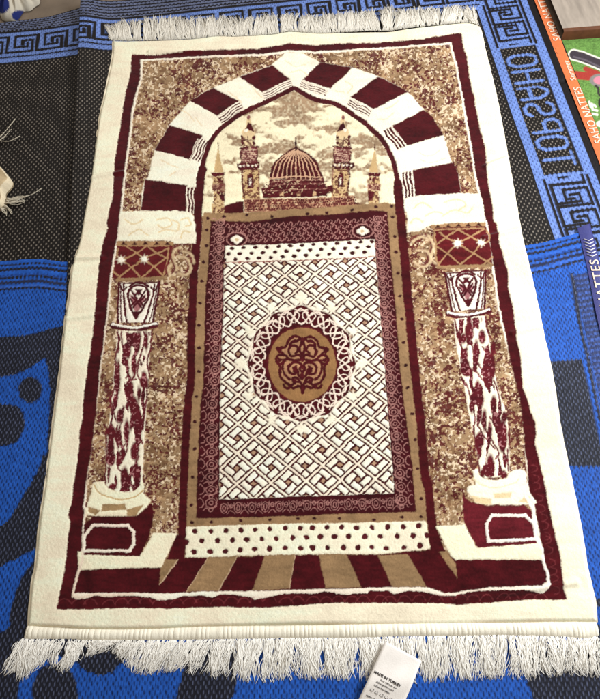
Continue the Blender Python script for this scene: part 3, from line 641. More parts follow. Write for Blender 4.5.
# pedestals
W.poly(T(60,500,[(145,145),(200,100),(455,94),(545,20),(556,60),(552,140),(520,240),(475,336),(130,326),(132,300),(140,210)]), BURG)
oc = T(60,500,[(147,215),(195,152),(405,150),(437,190),(437,270),(424,285),(415,302),(140,303),(147,215)]); W.stroke(oc, 2.9, (242,226,208), .4)
W.poly(T(460,470,[(18,150),(60,187),(150,212),(380,210),(430,250),(445,310),(468,440),(105,462),(25,312)]), (94,24,32))
oc = T(460,470,[(455,335),(385,272),(190,272),(156,325),(172,428),(465,412)]); W.stroke(oc, 3.0, (248,236,224), .4)
W.stroke(T(460,470,[(395,160),(432,230),(442,330),(455,410),(485,480),(495,540),(520,620),(530,680)]), 3.0, (248,236,224), .5)
# pale steps
W.poly(T(60,500,[(128,338),(478,336),(556,196),(695,198),(600,402),(140,398)]), (245,233,203))
W.poly([(436,526),(464.4,524.3),(477,547.8),(539,543.5),(542.5,555),(456,559.6),(451,555)], (250,240,208))
W.stroke([(83,553),(81.5,563),(78,573),(74.5,586),(73,596),(80,598.2),(95,594.6),(110,595.6),(133,594)], 2.4, (238,218,196), .5)

# --- relief: dark yarn lies a little lower than the cream pile, plus soft waves and pile grain
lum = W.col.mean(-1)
nap_shade = .40+1.2*(.40*noise2(px, py, 11, 320)+.35*noise2(px*.5, py*1.6, 4, 321)+.25*noise2(px, py, 1.6, 322))  # light and dark of leaning pile, painted into the darker yarns' colour
brush_shade = .85+.30*(.5*noise2(X_:=P[...,0]*1000, P[...,1]*1000, 34, 323)+.3*noise2(X_, P[...,1]*3000, 14, 324)+.2*noise2(X_, P[...,1]*1000, 3, 325))  # brushed patches: shading of the pile lean, painted into the whole pile
W.col *= brush_shade[..., None]
W.col *= np.where(W.col[..., 1] < .03, nap_shade, np.where(lum < .36, .45+.55*nap_shade, 1))[..., None]
rel = box_blur(lum, 2)
X, Y = P[...,0], P[...,1]
z = np.full(X.shape, RZ, np.float32)
z += (rel-.4)*.0012
wav = (noise2(X*1000, Y*1000, 150, 301)-.5)*.0055+(noise2(X*1000+Y*500, Y*1000, 60, 302)-.5)*.0020+(noise2(X*1000, Y*1000, 22, 303)-.5)*.0006
z += wav
for (a0, b0, a1, b1, h) in ((-.38,.20,-.30,.215,.0022),(.31,.05,.42,.075,.0026),(-.42,.03,-.34,.03,.0022),(-.42,-.09,-.33,-.08,.0016),(.33,.20,.41,.235,.0022),(.20,-.52,.36,-.50,.0018),(.33,-.13,.42,-.11,.0020),(-.30,.515,-.2,.51,.0016)):   # creases of the folded border
    dx, dy = a1-a0, b1-b0; L = math.hypot(dx, dy)
    t = np.clip(((X-a0)*dx+(Y-b0)*dy)/L**2, 0, 1)
    d = np.hypot(X-a0-t*dx, Y-b0-t*dy)
    z += h*1.25*np.exp(-(d/.0042)**2)-h*.5*np.exp(-((d-.008)/.005)**2)
z += (RNG.random(X.shape).astype(np.float32)-.5)*.00028+(noise2(X*1000, Y*1000, 2.6, 305)-.5)*.0003
ed = np.minimum.reduce([np.arange(NX)[None,:]*np.ones((NY,1)), (NX-1-np.arange(NX))[None,:]*np.ones((NY,1)), np.arange(NY)[:,None]*np.ones((1,NX)), (NY-1-np.arange(NY))[:,None]*np.ones((1,NX))]).astype(np.float32)
ef = np.sqrt(np.clip(1-(1-np.clip(ed/7,0,1))**2, 0, 1))
z = np.maximum(z, .0058); z = .0035+(z-.0035)*ef
zmin = z.copy()
W.col *= (.955+.09*RNG.random(X.shape)).astype(np.float32)[..., None]
W.col *= (.95+.10*noise2(X*1000, Y*1000*7, 60, 310))[..., None]
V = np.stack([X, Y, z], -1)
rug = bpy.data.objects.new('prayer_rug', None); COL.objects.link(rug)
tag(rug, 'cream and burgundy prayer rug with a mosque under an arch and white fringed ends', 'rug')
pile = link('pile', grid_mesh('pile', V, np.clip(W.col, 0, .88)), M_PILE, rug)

# --- side bindings
for edge in (curve_w(L_E, 160), curve_w(R_E, 160)):
    tb = Tubes()
    pts = [(p[0], p[1], .0046+.0006*math.sin(i*1.3)) for i, p in enumerate(edge)]
    tb.add(pts, .0026, .0026, 8, tuple(lin((244,232,206))))
    tb.build('side_binding', M_THREAD, rug)
# --- ribbed hem along the near end
top = curve_w(B_E, 1500, .006); HB = [(22.5,639.6),(67,640),(100,641),(150,641),(200,640.4),(250,639.4),(300,638.5),(350,638.5),(400,637),(450,636.6),(500,635.8),(560,637.5),(585,639),(598.5,636)]
bot = curve_w(HB, 1500, .004)
nv = 15
Vh = np.zeros((nv, 1500, 3))
for i in range(1500):
    rib = abs(math.sin(math.pi*(i/1500*118+.30*math.sin(i*.043)+.2*math.sin(i*.117))))**.6*(.75+.4*math.sin(i*.071+2*math.sin(i*.013)))
    for j in range(nv):
        t = j/(nv-1); pr = math.sin(math.pi*t)**.55
        e = min(i, 1499-i)/12.0; e = 1 if e > 1 else math.sqrt(max(0, 1-(1-e)**2))
        xy = top[i]*(1-t)+bot[i]*t
        slant = .0022*(t-.3)
        Vh[j,i] = (xy[0]+slant, xy[1]+.0025*(1-t), .0035+pr*e*(.0062+.0011*rib)+random.uniform(-.00012,.00012))
hem = link('hem', grid_mesh('hem', Vh), M_HEM, rug)

# --- fringes
def fringe_near():
    tb = Tubes()
    bw = curve_w(HB, 2000, .004)
    tip = [(10,676),(22,682),(45,663),(62,674),(75,668),(92,655),(112,651),(124,664),(135,675),(158,674),(178,671),(200,677),(230,681),(262,683),(300,679),(340,680),(370,682),(400,684),(440,682),(480,680),(500,679),(535,680),(562,674),(600,678),(640,676)]
    lean = [(22,-13),(50,-14),(75,-17),(100,-9),(120,-10),(150,-17),(185,-20),(220,-14),(260,-7),(300,-3),(350,-3),(400,0),(450,-2),(500,1),(550,3),(570,2),(598,7)]
    for n in range(330):                               # tufts
        f = (n+random.uniform(-.8,.8))/330; f = min(max(f, .001), .999)
        i = int(f*1999); bx = 22+f*576
        le = np.interp(bx, [t[0] for t in lean], [t[1] for t in lean])+random.gauss(0, 3.2)+4.0*math.sin(bx*.21)+3*math.sin(bx*.083+1)
        ty = np.interp(bx+le, [t[0] for t in tip], [t[1] for t in tip])
        if 82 < bx < 124 and random.random() < .55: ty -= random.uniform(4, 10)
        tsw = random.gauss(0, .0045); tsp = random.uniform(.8, 3.2)
        for m in range(random.randint(6, 11)):
            ln_ = random.uniform(.84, 1.03); e = at(bx+le+random.gauss(0, tsp), 640+(ty-640)*ln_, .003)
            s = np.array([bw[i][0]+random.uniform(-.0016,.0016), bw[i][1]+.002, .0045+random.uniform(-.001,.0015)])
            sw = tsw+random.gauss(0, .0012); sw2 = random.gauss(0, .0026); zz = random.uniform(.001, .0055); kk = random.gauss(0, .0006); kp = random.uniform(0, 6)
            pts = []
            for q in range(11):
                t = q/10; c = s*(1-t)+np.array([e[0], e[1], .0012+zz*(.4+.6*t)])*t
                c[0] += sw*math.sin(math.pi*t)+sw2*math.sin(2*math.pi*t)+kk*math.sin(kp+9*t)*t; c[2] += .004*math.sin(math.pi*t)*random.uniform(.6,1.2)
                pts.append(c)
            g = random.uniform(.86, 1.0)
            tb.add(pts, .00056, .00032, 4, tuple(lin((250,246,238))*g))
    tb.build('fringe', M_THREAD, rug)
def fringe_far():
    tb = Tubes()
    tw = curve_w(T_E, 2000, .005)
    tip = [(105,30),(112,27),(130,21),(150,19),(165,19),(190,19),(215,17),(240,20),(265,17),(290,15),(315,18),(340,14),(365,14),(390,9),(410,12),(430,9),(450,8),(470,9),(485,8)]
    for n in range(250):
        f = (n+random.uniform(-.8,.8))/250; f = min(max(f, .001), .999)
        i = int(f*1999); b = tw[i]; bx = 112.5+f*366
        le = random.gauss(-1.5, 2.4)+3.6*math.sin(bx*.13)+2.4*math.sin(bx*.31+2); tsp = random.uniform(.5, 2.4); tln = random.uniform(.82, 1.05); tsw = random.gauss(0, .005)
        if bx > 440: le += 2
        if bx < 122: le -= 5
        ty = np.interp(bx, [t[0] for t in tip], [t[1] for t in tip])
        for m in range(random.randint(10, 14)):
            ln_ = tln*random.uniform(.85, 1.06); by = np.interp(bx, [t[0] for t in T_E], [t[1] for t in T_E])
            e = at(bx+le+random.gauss(0, tsp), by+(ty-by)*ln_, .004)
            s = np.array([b[0]+random.uniform(-.002,.002), b[1]-.002, .006+random.uniform(-.001,.001)])
            sw = tsw+random.gauss(0, .0015); zz = random.uniform(.001, .009); pts = []
            for q in range(7):
                t = q/6; c = s*(1-t)+np.array([e[0], e[1], .003+zz*t])*t
                c[0] += sw*math.sin(math.pi*t); c[2] += .006*math.sin(math.pi*t)
                pts.append(c)
            tb.add(pts, .00075, .00042, 4, tuple(lin((238,232,220))*random.uniform(.72, 1.0)))
    # the stray threads at the far left corner
    for n in range(26):
        s = at(113+random.uniform(-.5,1.5), 39+random.uniform(-2,2), .006); e = at(110+random.uniform(-2,4), 30+random.uniform(-4,14), .004)
        mid = (s+e)/2+np.array([-.004, 0, .004]); tb.add([s, mid, e], .0008, .0005, 4, tuple(lin((228,222,206))*random.uniform(.75,1)))
    tb.build('fringe', M_THREAD, rug)
fringe_near(); fringe_far()

# --- text helper: letters as thin raised print on a strip
def text_mesh(name, s, size, mirror=False, spacing=1.0, thick=.0002, bold=0.0):
    cu = bpy.data.curves.new(name, 'FONT'); cu.body = s; cu.size = size; cu.extrude = thick; cu.resolution_u = 3
    cu.space_character = spacing; cu.offset = bold
    o = bpy.data.objects.new(name, cu); COL.objects.link(o)
    dg = bpy.context.evaluated_depsgraph_get(); dg.update()
    me = bpy.data.meshes.new_from_object(o.evaluated_get(dg)); me.name = name
    bpy.data.objects.remove(o); bpy.data.curves.remove(cu)
    return me
def place(me, origin, xdir, z, sx=1.0, sy=1.0):
    x = np.array([xdir[0], xdir[1], 0], float); x /= np.linalg.norm(x); y = np.array([-x[1], x[0], 0])
    n = len(me.vertices); c = np.empty(n*3, np.float32); me.vertices.foreach_get('co', c); c = c.reshape(-1,3)
    q = np.array([origin[0], origin[1], z])+c[:,:1]*sx*x+c[:,1:2]*sy*y+c[:,2:]*np.array([0,0,1])
    me.vertices.foreach_set('co', q.astype(np.float32).ravel()); me.update()

# --- care label
def care_label():
    c0 = at(385,641,.012); c1 = at(422,661,.012); c3 = at(352,714,.010); c2 = at(390,735,.010)
    n, m = 30, 16; V = np.zeros((n, m, 3)); LT = float(np.linalg.norm((c3-c0)[:2]))
    hz = lambda t, s: .0115+.0050*math.sin(math.pi*min(t*1.05, 1))-.0035*t+.0014*math.sin(5*s+3*t)+.0009*math.sin(13*t+4*s)
    for i in range(n):
        for j in range(m):
            t = i/(n-1); s = j/(m-1)
            V[i,j] = (c0*(1-s)+c1*s)*(1-t)+(c3*(1-s)+c2*s)*t; V[i,j,2] = hz(t, s)
    me = grid_mesh('care_label', V); o = link('care_label', me, M_LABEL, rug)
    o.modifiers.new('thick', 'SOLIDIFY').thickness = .0005
    u = (c1-c0)[:2]; lx = np.linalg.norm(u); u = u/lx; dn = (c3-c0)[:2]; dn = dn/np.linalg.norm(dn)
    def pt(s, d): return c0[:2]+u*s*lx+dn*d
    def zz(d): return hz(d/LT, .5)+.0014
    for s, d, txt, sz in ((.06,.0400,'MADE IN TURKEY',.0046),):
        t = text_mesh('lettering', txt, sz, bold=.00006); p_ = pt(s, d); place(t, p_, u, 0.0)
        for v in t.vertices:
            q_ = np.linalg.solve(np.array([u*lx, dn*LT]).T, np.array([v.co.x, v.co.y])-c0[:2])
            v.co.z += hz(q_[1], q_[0])+.0006
        link('lettering', t, M_INK, o)
    # lines of print too small to read
    tb = Tubes(); ic = tuple(lin((58,54,56))); rs = random.Random(8)
    for s0, s1, d, h in ((.28,.70,.0445,.0022),(.20,.66,.0490,.0026),(.18,.60,.0535,.0024),(.12,.50,.0685,.0026)):
        q = s0
        while q < s1:
            for _ in range(2):
                x0, x1 = q+rs.uniform(0,.012), q+rs.uniform(0,.016); y0 = d-h*rs.uniform(.5,1); y1 = d-h*rs.uniform(0,.3)
                tb.add([(*pt(x0,y0), hz(y0/LT,x0)+.0005), (*pt(x1,y1), hz(y1/LT,x1)+.0005)], .00024, .00024, 4, ic)
            q += .026 if rs.random() > .15 else .045
    tb.build('small_print', M_THREAD, o)
    # row of care symbols: tub, triangle, iron, circle, cross
    tb = Tubes(); ic = tuple(lin((48,44,46)))
    shapes = [[(0,1),(.1,0),(.9,0),(1,1)],[(0,0),(.5,1),(1,0),(0,0)],[(0,0),(1,0),(.85,.8),(.3,.8),(0,0)],[(.5+.5*math.cos(t),.5+.5*math.sin(t)) for t in np.linspace(0,6.283,11)],[(0,0),(1,0),(1,1),(0,1),(0,0)]]
    for i, sh in enumerate(shapes):
        b = pt(.14+.13*i, .0600); v_ = np.array([-u[1], u[0]])
        tb.add([(*(b+u*x*.0046+v_*y*.0036), hz(.060/LT, .16+.13*i)+.0004) for x, y in sh], .00028, .00028, 4, ic)
    tb.build('care_symbols', M_THREAD, o)
    tb = Tubes()
    for i in range(16):
        a0 = pt(.10+.018*i, .0725); a1 = pt(.10+.018*i, .0860)
        r = random.choice((.00018,.00034)); tb.add([(*a0, hz(.08/LT, .10+.018*i)+.0002), (*a1, hz(.093/LT, .10+.018*i)+.0002)], r, r, 4, ic)
    tb.build('barcode', M_THREAD, o)
care_label()

# ================================================================== BLACK MAT with light blue key border
RUG_LINE = L_E[::-1]+T_E[1:]+R_E[1:]+B_E[::-1][1:-1]
def press(X, Y):
    '''the weight of the rug flattens whatever lies beneath it'''
    a, b = to_px(X, Y, RZ); D = Weave(a, b, CREAM); out = np.zeros(X.shape, np.float32)
    k, d = D.sdf(RUG_LINE)
    out[k] = .0032*sstep(1.0, 5.0, -d)
    return out
TH = math.radians(6.3); UX = np.array([math.cos(TH), math.sin(TH)]); UY = np.array([-math.sin(TH), math.cos(TH)])
O_B = at(552, 224, 0)[:2]
def loc(x, y): p_ = at(x, y, 0)[:2]-O_B; return float(p_@UX)*1000, float(p_@UY)*1000
def black_mat():
    U1 = loc(593,117)[0]-1.0; V1 = loc(140,1)[1]+4; U0 = -1250.0; V0 = -260.0
    step = 1.25
    uu = np.arange(U0, U1, step); vv = np.arange(V1, V0, -step)
    U, V_ = np.meshgrid(uu, vv); U = U.astype(np.float32); V_ = V_.astype(np.float32)
    # stitches: 2.9 x 3.6 mm cells, alternate columns shifted
    cu, cv = 4.3, 4.2
    ci = np.floor(U/cu); cj = np.floor(V_/cv+.5*(ci % 2))
    Uq = ((ci+.5)*cu).astype(np.float32); Vq = ((cj+.5-.5*(ci % 2))*cv).astype(np.float32)
    Uq = U*.45+Uq*.55; Vq = V_*.45+Vq*.55
    D = Weave(Uq, -Vq, (22,18,17))                        # canvas axes: right, down (mm)
    LB_ = (104,130,194); BK = (22,18,19); GR = (96,104,132)
    S = lambda pts, wd, c: D.stroke([(x, -y) for x, y in pts], wd, c, .7)
    Pl = lambda pts, c: D.poly([(x, -y) for x, y in pts], c, .7)
    # rows of the far border, measured at the left edge of the frame
    ve = loc(0,23.5)[1]; v1 = loc(0,33.5)[1]; v2 = loc(0,36)[1]; vk0 = loc(0,38)[1]; vk1 = loc(0,55.5)[1]; v3 = loc(0,59.5)[1]; v4 = loc(0,64.5)[1]
    # columns of the right border, measured near the word
    ua = loc(512.6,117)[0]; ub = loc(522.6,117)[0]; uc = loc(561.5,117)[0]; ud = loc(572,117)[0]
    Pl([(U0,V1),(ud,V1),(ud,v4),(U0,v4)], LB_)
    Pl([(U0,V1+9),(U1,V1+9),(U1,v1),(U0,v1)], BK)
    EU = [loc(-20,25)[0], loc(0,23.5)[0], loc(50,16.5)[0], loc(84,8)[0], loc(120,3)[0]]; EV = [loc(-20,25)[1], ve, loc(50,16.5)[1], loc(84,8)[1], V1]
    EV = [min(e, V1) for e in EV]; edge = np.interp(U, EU, EV)
    fr = (Vq-v1)/(np.interp(Uq, EU, EV)-v1)
    sm_ = (fr > .03) & (fr < .94) & (np.sin(fr*2*np.pi*6.0) > -.25) & (U < ud+14)
    D.col[sm_] = lin(GR)
    S([(U0,v1-2),(ud,v1-2)], 6, BK)
    S([(U0,v3),(ua+8,v3)], 4, BK)
    # right border
    Pl([(ua,v4+10),(ud,v4+10),(ud,V0),(ua,V0)], LB_); Pl([(ud,V1),(U1,V1),(U1,V0),(ud,V0)], BK)
    S([(ua-8,v4+2),(ua-8,v3+6)], 3, LB_)
    PER = 61.0; h = vk0-vk1
    unit = [[(25,325),(180,325),(180,262),(120,262),(120,285)],[(25,325),(32,238)],[(32,238),(-105,238),(-105,298),(-28,298),(-28,278)]]
    kf = lambda x, y: (x/180*PER, (325-y)/87.0)
    n = -20
    while n*PER+U0 < 0 or True:
        ox = ub+10-PER*(n+20)-30
        if ox < U0-80: break
        for c in unit: S([(ox+kf(x,y)[0], vk1+2+kf(x,y)[1]*(h-6)) for x, y in c], 7.0, BK)
        n += 1
    # keys down the right side, above and below the word
    w0, w1 = ub+1, uc-1
    vt0 = loc(528,47)[1]; vt1 = loc(548,176)[1]              # top and bottom of the word panel
    Pl([(w0,vt0),(w1,vt0),(w1,vt1),(w0,vt1)], (22,18,17))
    hh = w1-w0-8
    PS = 47.0
    def side_key(v0_, n_, sgn):
        for i in range(n_):
            oy = v0_+sgn*i*PS
            for c in unit: S([(w0+4+kf(x,y)[1]*hh, oy+sgn*(kf(x,y)[0])*PS/PER) for x, y in c], 6.6, BK)
    side_key(vt0+14, 5, 1); side_key(vt1-16, 7, -1)
    for e in (vt0+3, vt1-3): S([(w0,e),(w1,e)], 6, LB_)
    S([(ub-3,vt0+6),(ub-3,v3-6)], 6, BK); S([(uc+3,vt0+6),(uc+3,v1)], 6, BK); S([(ub-3,vt1-10),(ub-3,V0)], 6, BK); S([(uc+3,vt1-10),(uc+3,V0)], 6, BK)
    S([(ub+1,vt0),(ub+1,vt1)], 2.5, BK); S([(uc-1,vt0),(uc-1,vt1)], 2.5, BK)
    # the woven word, seen from the back of the weave: it runs up the band and reads mirrored
    L = {'T':[[(.5,0),(.5,1)],[(0,1),(1,1)]],'O':[[(.25,0),(.75,0),(1,.2),(1,.8),(.75,1),(.25,1),(0,.8),(0,.2),(.25,0)]],
         'P':[[(0,0),(0,1),(.7,1),(1,.85),(1,.6),(.7,.45),(0,.45)]],'S':[[(1,.85),(.75,1),(.25,1),(0,.85),(0,.62),(.25,.5),(.75,.45),(1,.32),(1,.15),(.75,0),(.25,0),(0,.15)]],
         'A':[[(0,0),(0,.7),(.35,1),(.65,1),(1,.7),(1,0)],[(0,.38),(1,.38)]],'H':[[(0,0),(0,1)],[(1,0),(1,1)],[(0,.5),(1,.5)]]}
    word = 'TOPSAHO'; span = (vt0-12)-(vt1+12); adv = span/7
    for i, ch in enumerate(word):
        b0 = vt1+14+i*adv+(4 if i == 0 else 0)
        for c in L[ch]:
            S([(w0+8+y*(w1-w0-16), b0+x*adv*.68) for x, y in c], 6.6, LB_)
    D.X = U; D.Y = -V_
    # the little pale gaps of the weave
    lu, lv = 8.6, 11.6
    ji = np.floor(U/(lu/2)); off = (ji % 2)*.5
    fu = U/(lu/2)-ji-.5; fv = V_/lv+off; fv = fv-np.floor(fv)-.5
    e = np.sqrt((fu*(lu/2)/1.0)**2+(fv*lv/1.9)**2)
    dot = np.clip(1.25-e, 0, 1)/.6; dot = np.clip(dot, 0, 1)
    lumi = D.col[..., 2]
    inword = (U < ua-2) | ((U > w0) & (U < w1) & (V_ < vt0) & (V_ > vt1))
    field = (lumi < .06) & inword & (V_ < v4-4)
    jit = .6+.8*noise2(ji*7.3, np.floor(V_/lv+off)*5.1, 1.0, 401)
    D.col += (lin((138,129,118))-D.col)*(dot*field*np.clip(jit,.4,1))[..., None]
    blue = lumi > .2
    e = np.sqrt((fu*(lu/2)/1.15)**2+(fv*lv/2.4)**2); dotb = np.clip((1.25-e)/.6, 0, 1)
    D.col += (lin((44,54,92))-D.col)*(dotb*blue*.75)[..., None]
    D.col *= ((.88+.24*noise2(U, V_, 2.2, 402))*(.84+.32*noise2(ci*3.7, cj*5.3, 1.0, 404))*(.93+.14*noise2(U, V_, 60, 405)))[..., None]
    X = O_B[0]+(U*UX[0]+V_*UY[0])/1000; Y = O_B[1]+(U*UX[1]+V_*UY[1])/1000
    Z = .0004+.0007*(np.cos(2*np.pi*(U/(lu/2)))*.5+.5)*np.abs(np.cos(np.pi*(V_/lv+off)))
    Z = Z+(noise2(U, V_, 130, 403)-.5)*.004+.002
    Z = Z-press(X, Y)
    # fold running across the left part
    a0 = at(84,10,0)[:2]; a1 = at(70,262,0)[:2]; dx, dy = a1-a0; LL = math.hypot(dx, dy)
    tt = ((X-a0[0])*dx+(Y-a0[1])*dy)/LL**2; sd = -((X-a0[0])*dy-(Y-a0[1])*dx)/LL
    sd = -sd if ((at(200,100,0)[0]-a0[0])*dy-(at(200,100,0)[1]-a0[1])*dx)/LL > 0 and False else sd
    right = ((X-a0[0])*(-dy)+(Y-a0[1])*dx)/LL                    # signed distance, positive to the right
    hgt = .017*np.clip(1.05-.72*tt, .22, 1.1)
    Z = Z+hgt*np.where(right < 0, np.exp(-(right/.0035)**2), np.exp(-(right/.040)**2))
    cr = (np.abs(((V_+300) % 410)-205))                            # old crease lines from packing
    Z = Z-.0016*np.exp(-(cr/5.0)**2)
    ok = V_ <= edge; keep = ok[:-1,:-1] & ok[:-1,1:]
    me = grid_mesh('floor_mat', np.stack([X, Y, Z], -1), np.clip(D.col, 0, .85), keep)
    o = link('floor_mat', me, M_MAT)
    tag(o, 'black woven mat with pale dots, light blue key border and orange edge tape', 'mat', 'woven plastic mats under the rug')
    # orange edge tape along the right side
    n = 220; Vt = np.zeros((n, 7, 3)); ua_ = loc(579.6,117)[0]; uo = loc(593,117)[0]
    for i in range(n):
        v = V1-(V1-V0)*i/(n-1)
        for j in range(7):
            t = j/6; u = ua_+(uo-ua_)*t
            p_ = O_B+(u*UX+v*UY)/1000
            Vt[i,j] = (p_[0], p_[1], .0042+.0010*math.sin(math.pi*t)+.0004*math.sin(i*.35)*t-(.005 if j == 6 else 0))
    tape = link('edge_tape', grid_mesh('edge_tape', Vt), M_ORANGE, o)
    wd_ = uo-ua_
    for (pxs, pys, txt, sz, up) in ((596.0,144.0,'SAHO NATTES',.0205,0),(561.5,40.5,'SAHO NATTES',.0205,0),(577.5,80.0,'Summer',.0150,0)):
        s0 = at(pxs, pys, .005)
        v = float((s0[:2]-O_B)@UY)*1000
        p_ = O_B+((ua_+wd_*(.80 if sz > .02 else .72))*UX+v*UY)/1000
        t = text_mesh('lettering', txt, sz, spacing=1.05, bold=.0002); place(t, p_, UY, .0056, 1.0, 1.0)
        link('lettering', t, M_PRINT, tape)
    return o
bmat = black_mat()

# ================================================================== ROYAL BLUE MAT in front
def blue_mat():
    step = 1.3
    x0, x1, y1, y0 = -.62, .56, .10, -.78
    xx = np.arange(x0, x1, step/1000); yy = np.arange(y1, y0, -step/1000)
    X, Y = np.meshgrid(xx, yy); X = X.astype(np.float32); Y = Y.astype(np.float32)
    mm_x = X*1000; mm_y = Y*1000
    lu, lv = 6.9, 10.6
    ji = np.floor(mm_x/(lu/2)); off = (ji % 2)*.5; jv = np.floor(mm_y/(lv/2)+off)
    Xq = (X*.35+((ji+.5)*lu/2/1000)*.65); Yq = (Y*.35+((jv+.5-off)*lv/2/1000)*.65)
    px_, py_ = to_px(Xq, Yq, .005)
    BL = (33,86,178); DK = (27,28,38)
    D = Weave(px_, py_, BL)
    # dark drawing, traced on the photo and woven in stitch by stitch
    Pl = lambda pts, c: D.poly(pts, c, .5)
    Pl([(-80,345),(0,337),(25,335.5),(37,333),(50,329),(63,326),(140,310),(140,700),(60,700),(-80,700)], DK)
    Pl(smooth([(-80,392),(0,377.5),(16.8,374),(33.5,366),(43,359),(46.5,361),(50,389),(49,409),(47,451),(42.7,456),(37,473),(20,501),(8.4,520),(-10,530),(-80,560)],3), BL)
    D.ell(30.5, 390, 12, 13, DK, .6)
    Pl(smooth([(-40,404),(5,404),(18,407),(24.5,417),(23,432),(15,443),(-5,447),(-40,447)],3), DK)
    Pl(smooth([(-60,600),(0,567),(17,559),(36,549),(38,556),(33,563),(22,577),(16,592),(9,614),(4,632),(-60,650)],3), BL)
    # near edge
    Pl([(17,702),(20,682),(33,668),(44,659),(60,655),(85,668),(100,676),(112,673),(125,659),(140,655),(170,660),(183,671),(174,702)], BL)
    D.ell(55, 694, 23, 31, DK, .6)
    Pl([(80,668),(86,655),(120,652),(124,658),(110,672),(98,676)], DK)
    Pl([(183,671),(190,640),(236,640),(238,681),(230,705),(174,705)], DK)
    Pl([(230,705),(238,681),(240,600),(480,600),(520,672),(545,705)], BL)
    Pl([(536,705),(526,679),(515,655),(640,640),(640,705)], DK)
    # right side
    Pl([(500,150),(640,150),(640,466.5),(569,466),(500,466)], BL)
    Pl([(500,363),(550,361.6),(582,359),(586,375),(598,432),(606,470),(568,466),(500,466)], DK)
    Pl([(500,467),(640,467),(640,600),(594,598),(500,600)], BL)
    Pl([(592,598.5),(640,597),(640,607),(592,607)], DK); Pl([(590,626),(640,624),(640,662),(585,655)], DK)
    D.stroke([(571,275),(577,305),(582.5,336),(587,352),(600,420)], 3.2, (30,32,44), .5)
    Pl([(573,276),(640,262),(640,420),(603,420),(590,352),(584,330)], (40,50,88))
    for q in range(26): D.stroke([(575+q*.95,279+q*5.2),(640,268+q*5.2)], 2.0, (58,86,158), .6)
    # stripes of the far edge
    edge = [(-90,264),(0,261),(38,259),(73,262),(180,262),(300,261),(420,256),(527,245),(576,233.5),(660,212)]
    for d, wd, c in ((2.0,3.0,BL),(4.6,1.6,DK),(9.4,2.8,DK),(15.5,1.2,(24,54,120)),(17.6,1.8,DK),(22.2,3.4,(34,40,66)),(26.5,1.5,(52,92,176)),(28.8,2.2,DK)):
        D.stroke(smooth([(x, y+d) for x, y in edge], 5), wd, c, .5)
    fu = mm_x/(lu/2)-ji-.5; fv = mm_y/lv+off; jrow = np.floor(fv); fv = fv-jrow-.5
    sl = fu*(lu/2)+.10*fv*lv
    e = np.sqrt((sl/1.0)**2+(fv*lv/3.3)**2); dot = np.clip((1.2-e)/.5, 0, 1)
    PX, PY = to_px(X, Y, .005)
    ey = np.interp(PX, [p[0] for p in smooth(edge)], [p[1] for p in smooth(edge)])
    inside = PY > ey+30
    b_ = D.col[..., 2]; bl_ = (b_ > .25) & inside; dk_ = (b_ <= .08) & inside
    jit = .55+.9*noise2(ji*5.7, jrow*6.9, 1.0, 501)
    D.col += (lin((10,22,62))-D.col)*(dot*bl_*np.clip(jit,.4,.95))[..., None]
    e2 = np.sqrt((sl/.75)**2+(fv*lv/2.6)**2); dot2 = np.clip((1.2-e2)/.5, 0, 1)
    D.col += (lin((88,96,124))-D.col)*(dot2*dk_*np.clip(jit,.3,.9))[..., None]
    D.col *= ((.86+.28*noise2(mm_x, mm_y, 2.0, 502))*(.80+.40*noise2(ji*3.3, jv*4.9, 1.0, 505))*(.92+.16*noise2(mm_x, mm_y, 70, 506)))[..., None]
    Z = .0052+.0009*(np.cos(2*np.pi*fu)*.5+.5)*np.abs(np.cos(np.pi*fv))*inside-.0007*dot*bl_
    rows = np.clip(PY-ey, 0, 40)
    Z = Z+.0004*np.sin(rows*1.15)*(~inside)
    Z = Z+(noise2(mm_x, mm_y, 110, 503)-.5)*.0022+(noise2(mm_x, mm_y, 45, 504)-.5)*.0012
    Z = Z-press(X, Y)                                              # pressed down beneath the rug
    rt = .4885                                                     # right edge, where the tape is sewn
    inm = (PY > ey) & (X < rt)
    keep = inm[:-1,:-1] & inm[1:,:-1] & inm[:-1,1:] & inm[1:,1:]
    me = grid_mesh('floor_mat', np.stack([X, Y, Z], -1), np.clip(D.col, 0, .85), keep)
    o = link('floor_mat', me, M_MAT)
    tag(o, 'royal blue woven mat with dark leaf shapes and navy edge tape', 'mat', 'woven plastic mats under the rug')
    # navy edge tape
    xa, xb = .4690, .4950; ytop = at(583,226,.006)[1]
    n = 200; Vt = np.zeros((n, 7, 3))
    for i in range(n):
        y = ytop+(-.78-ytop)*i/(n-1)
        for j in range(7):
            t = j/6; wob = .0012*math.sin(i*.11)
            Vt[i,j] = (xa+(xb-xa)*t+wob, y+.010*(t-.5), .0072+.0012*math.sin(math.pi*t)-(.006 if j == 6 else 0))
    tape = link('edge_tape', grid_mesh('edge_tape', Vt), M_NAVY, o)
    ye = at(588,260,.008)[1]
    t = text_mesh('lettering', 'NATTES', .0205, spacing=1.12, bold=.0002)
    wdt = max(v.co.x for v in t.vertices); place(t, (.4895, ye-wdt*1.12), (0,1), .0090, 1.12, 1.0); link('lettering', t, M_PRINT, tape)
    tb = Tubes(); pc = tuple(lin((225,222,228)))
    for q in range(6):
        y = ye+.006+q*.0062
        tb.add([(.4745, y+.004, .0090), (.4820, y, .0094), (.4895, y+.004, .0090)], .0009, .0009, 4, pc)
    tb.build('woven_emblem', M_THREAD, tape)
    return o
blue_mat()

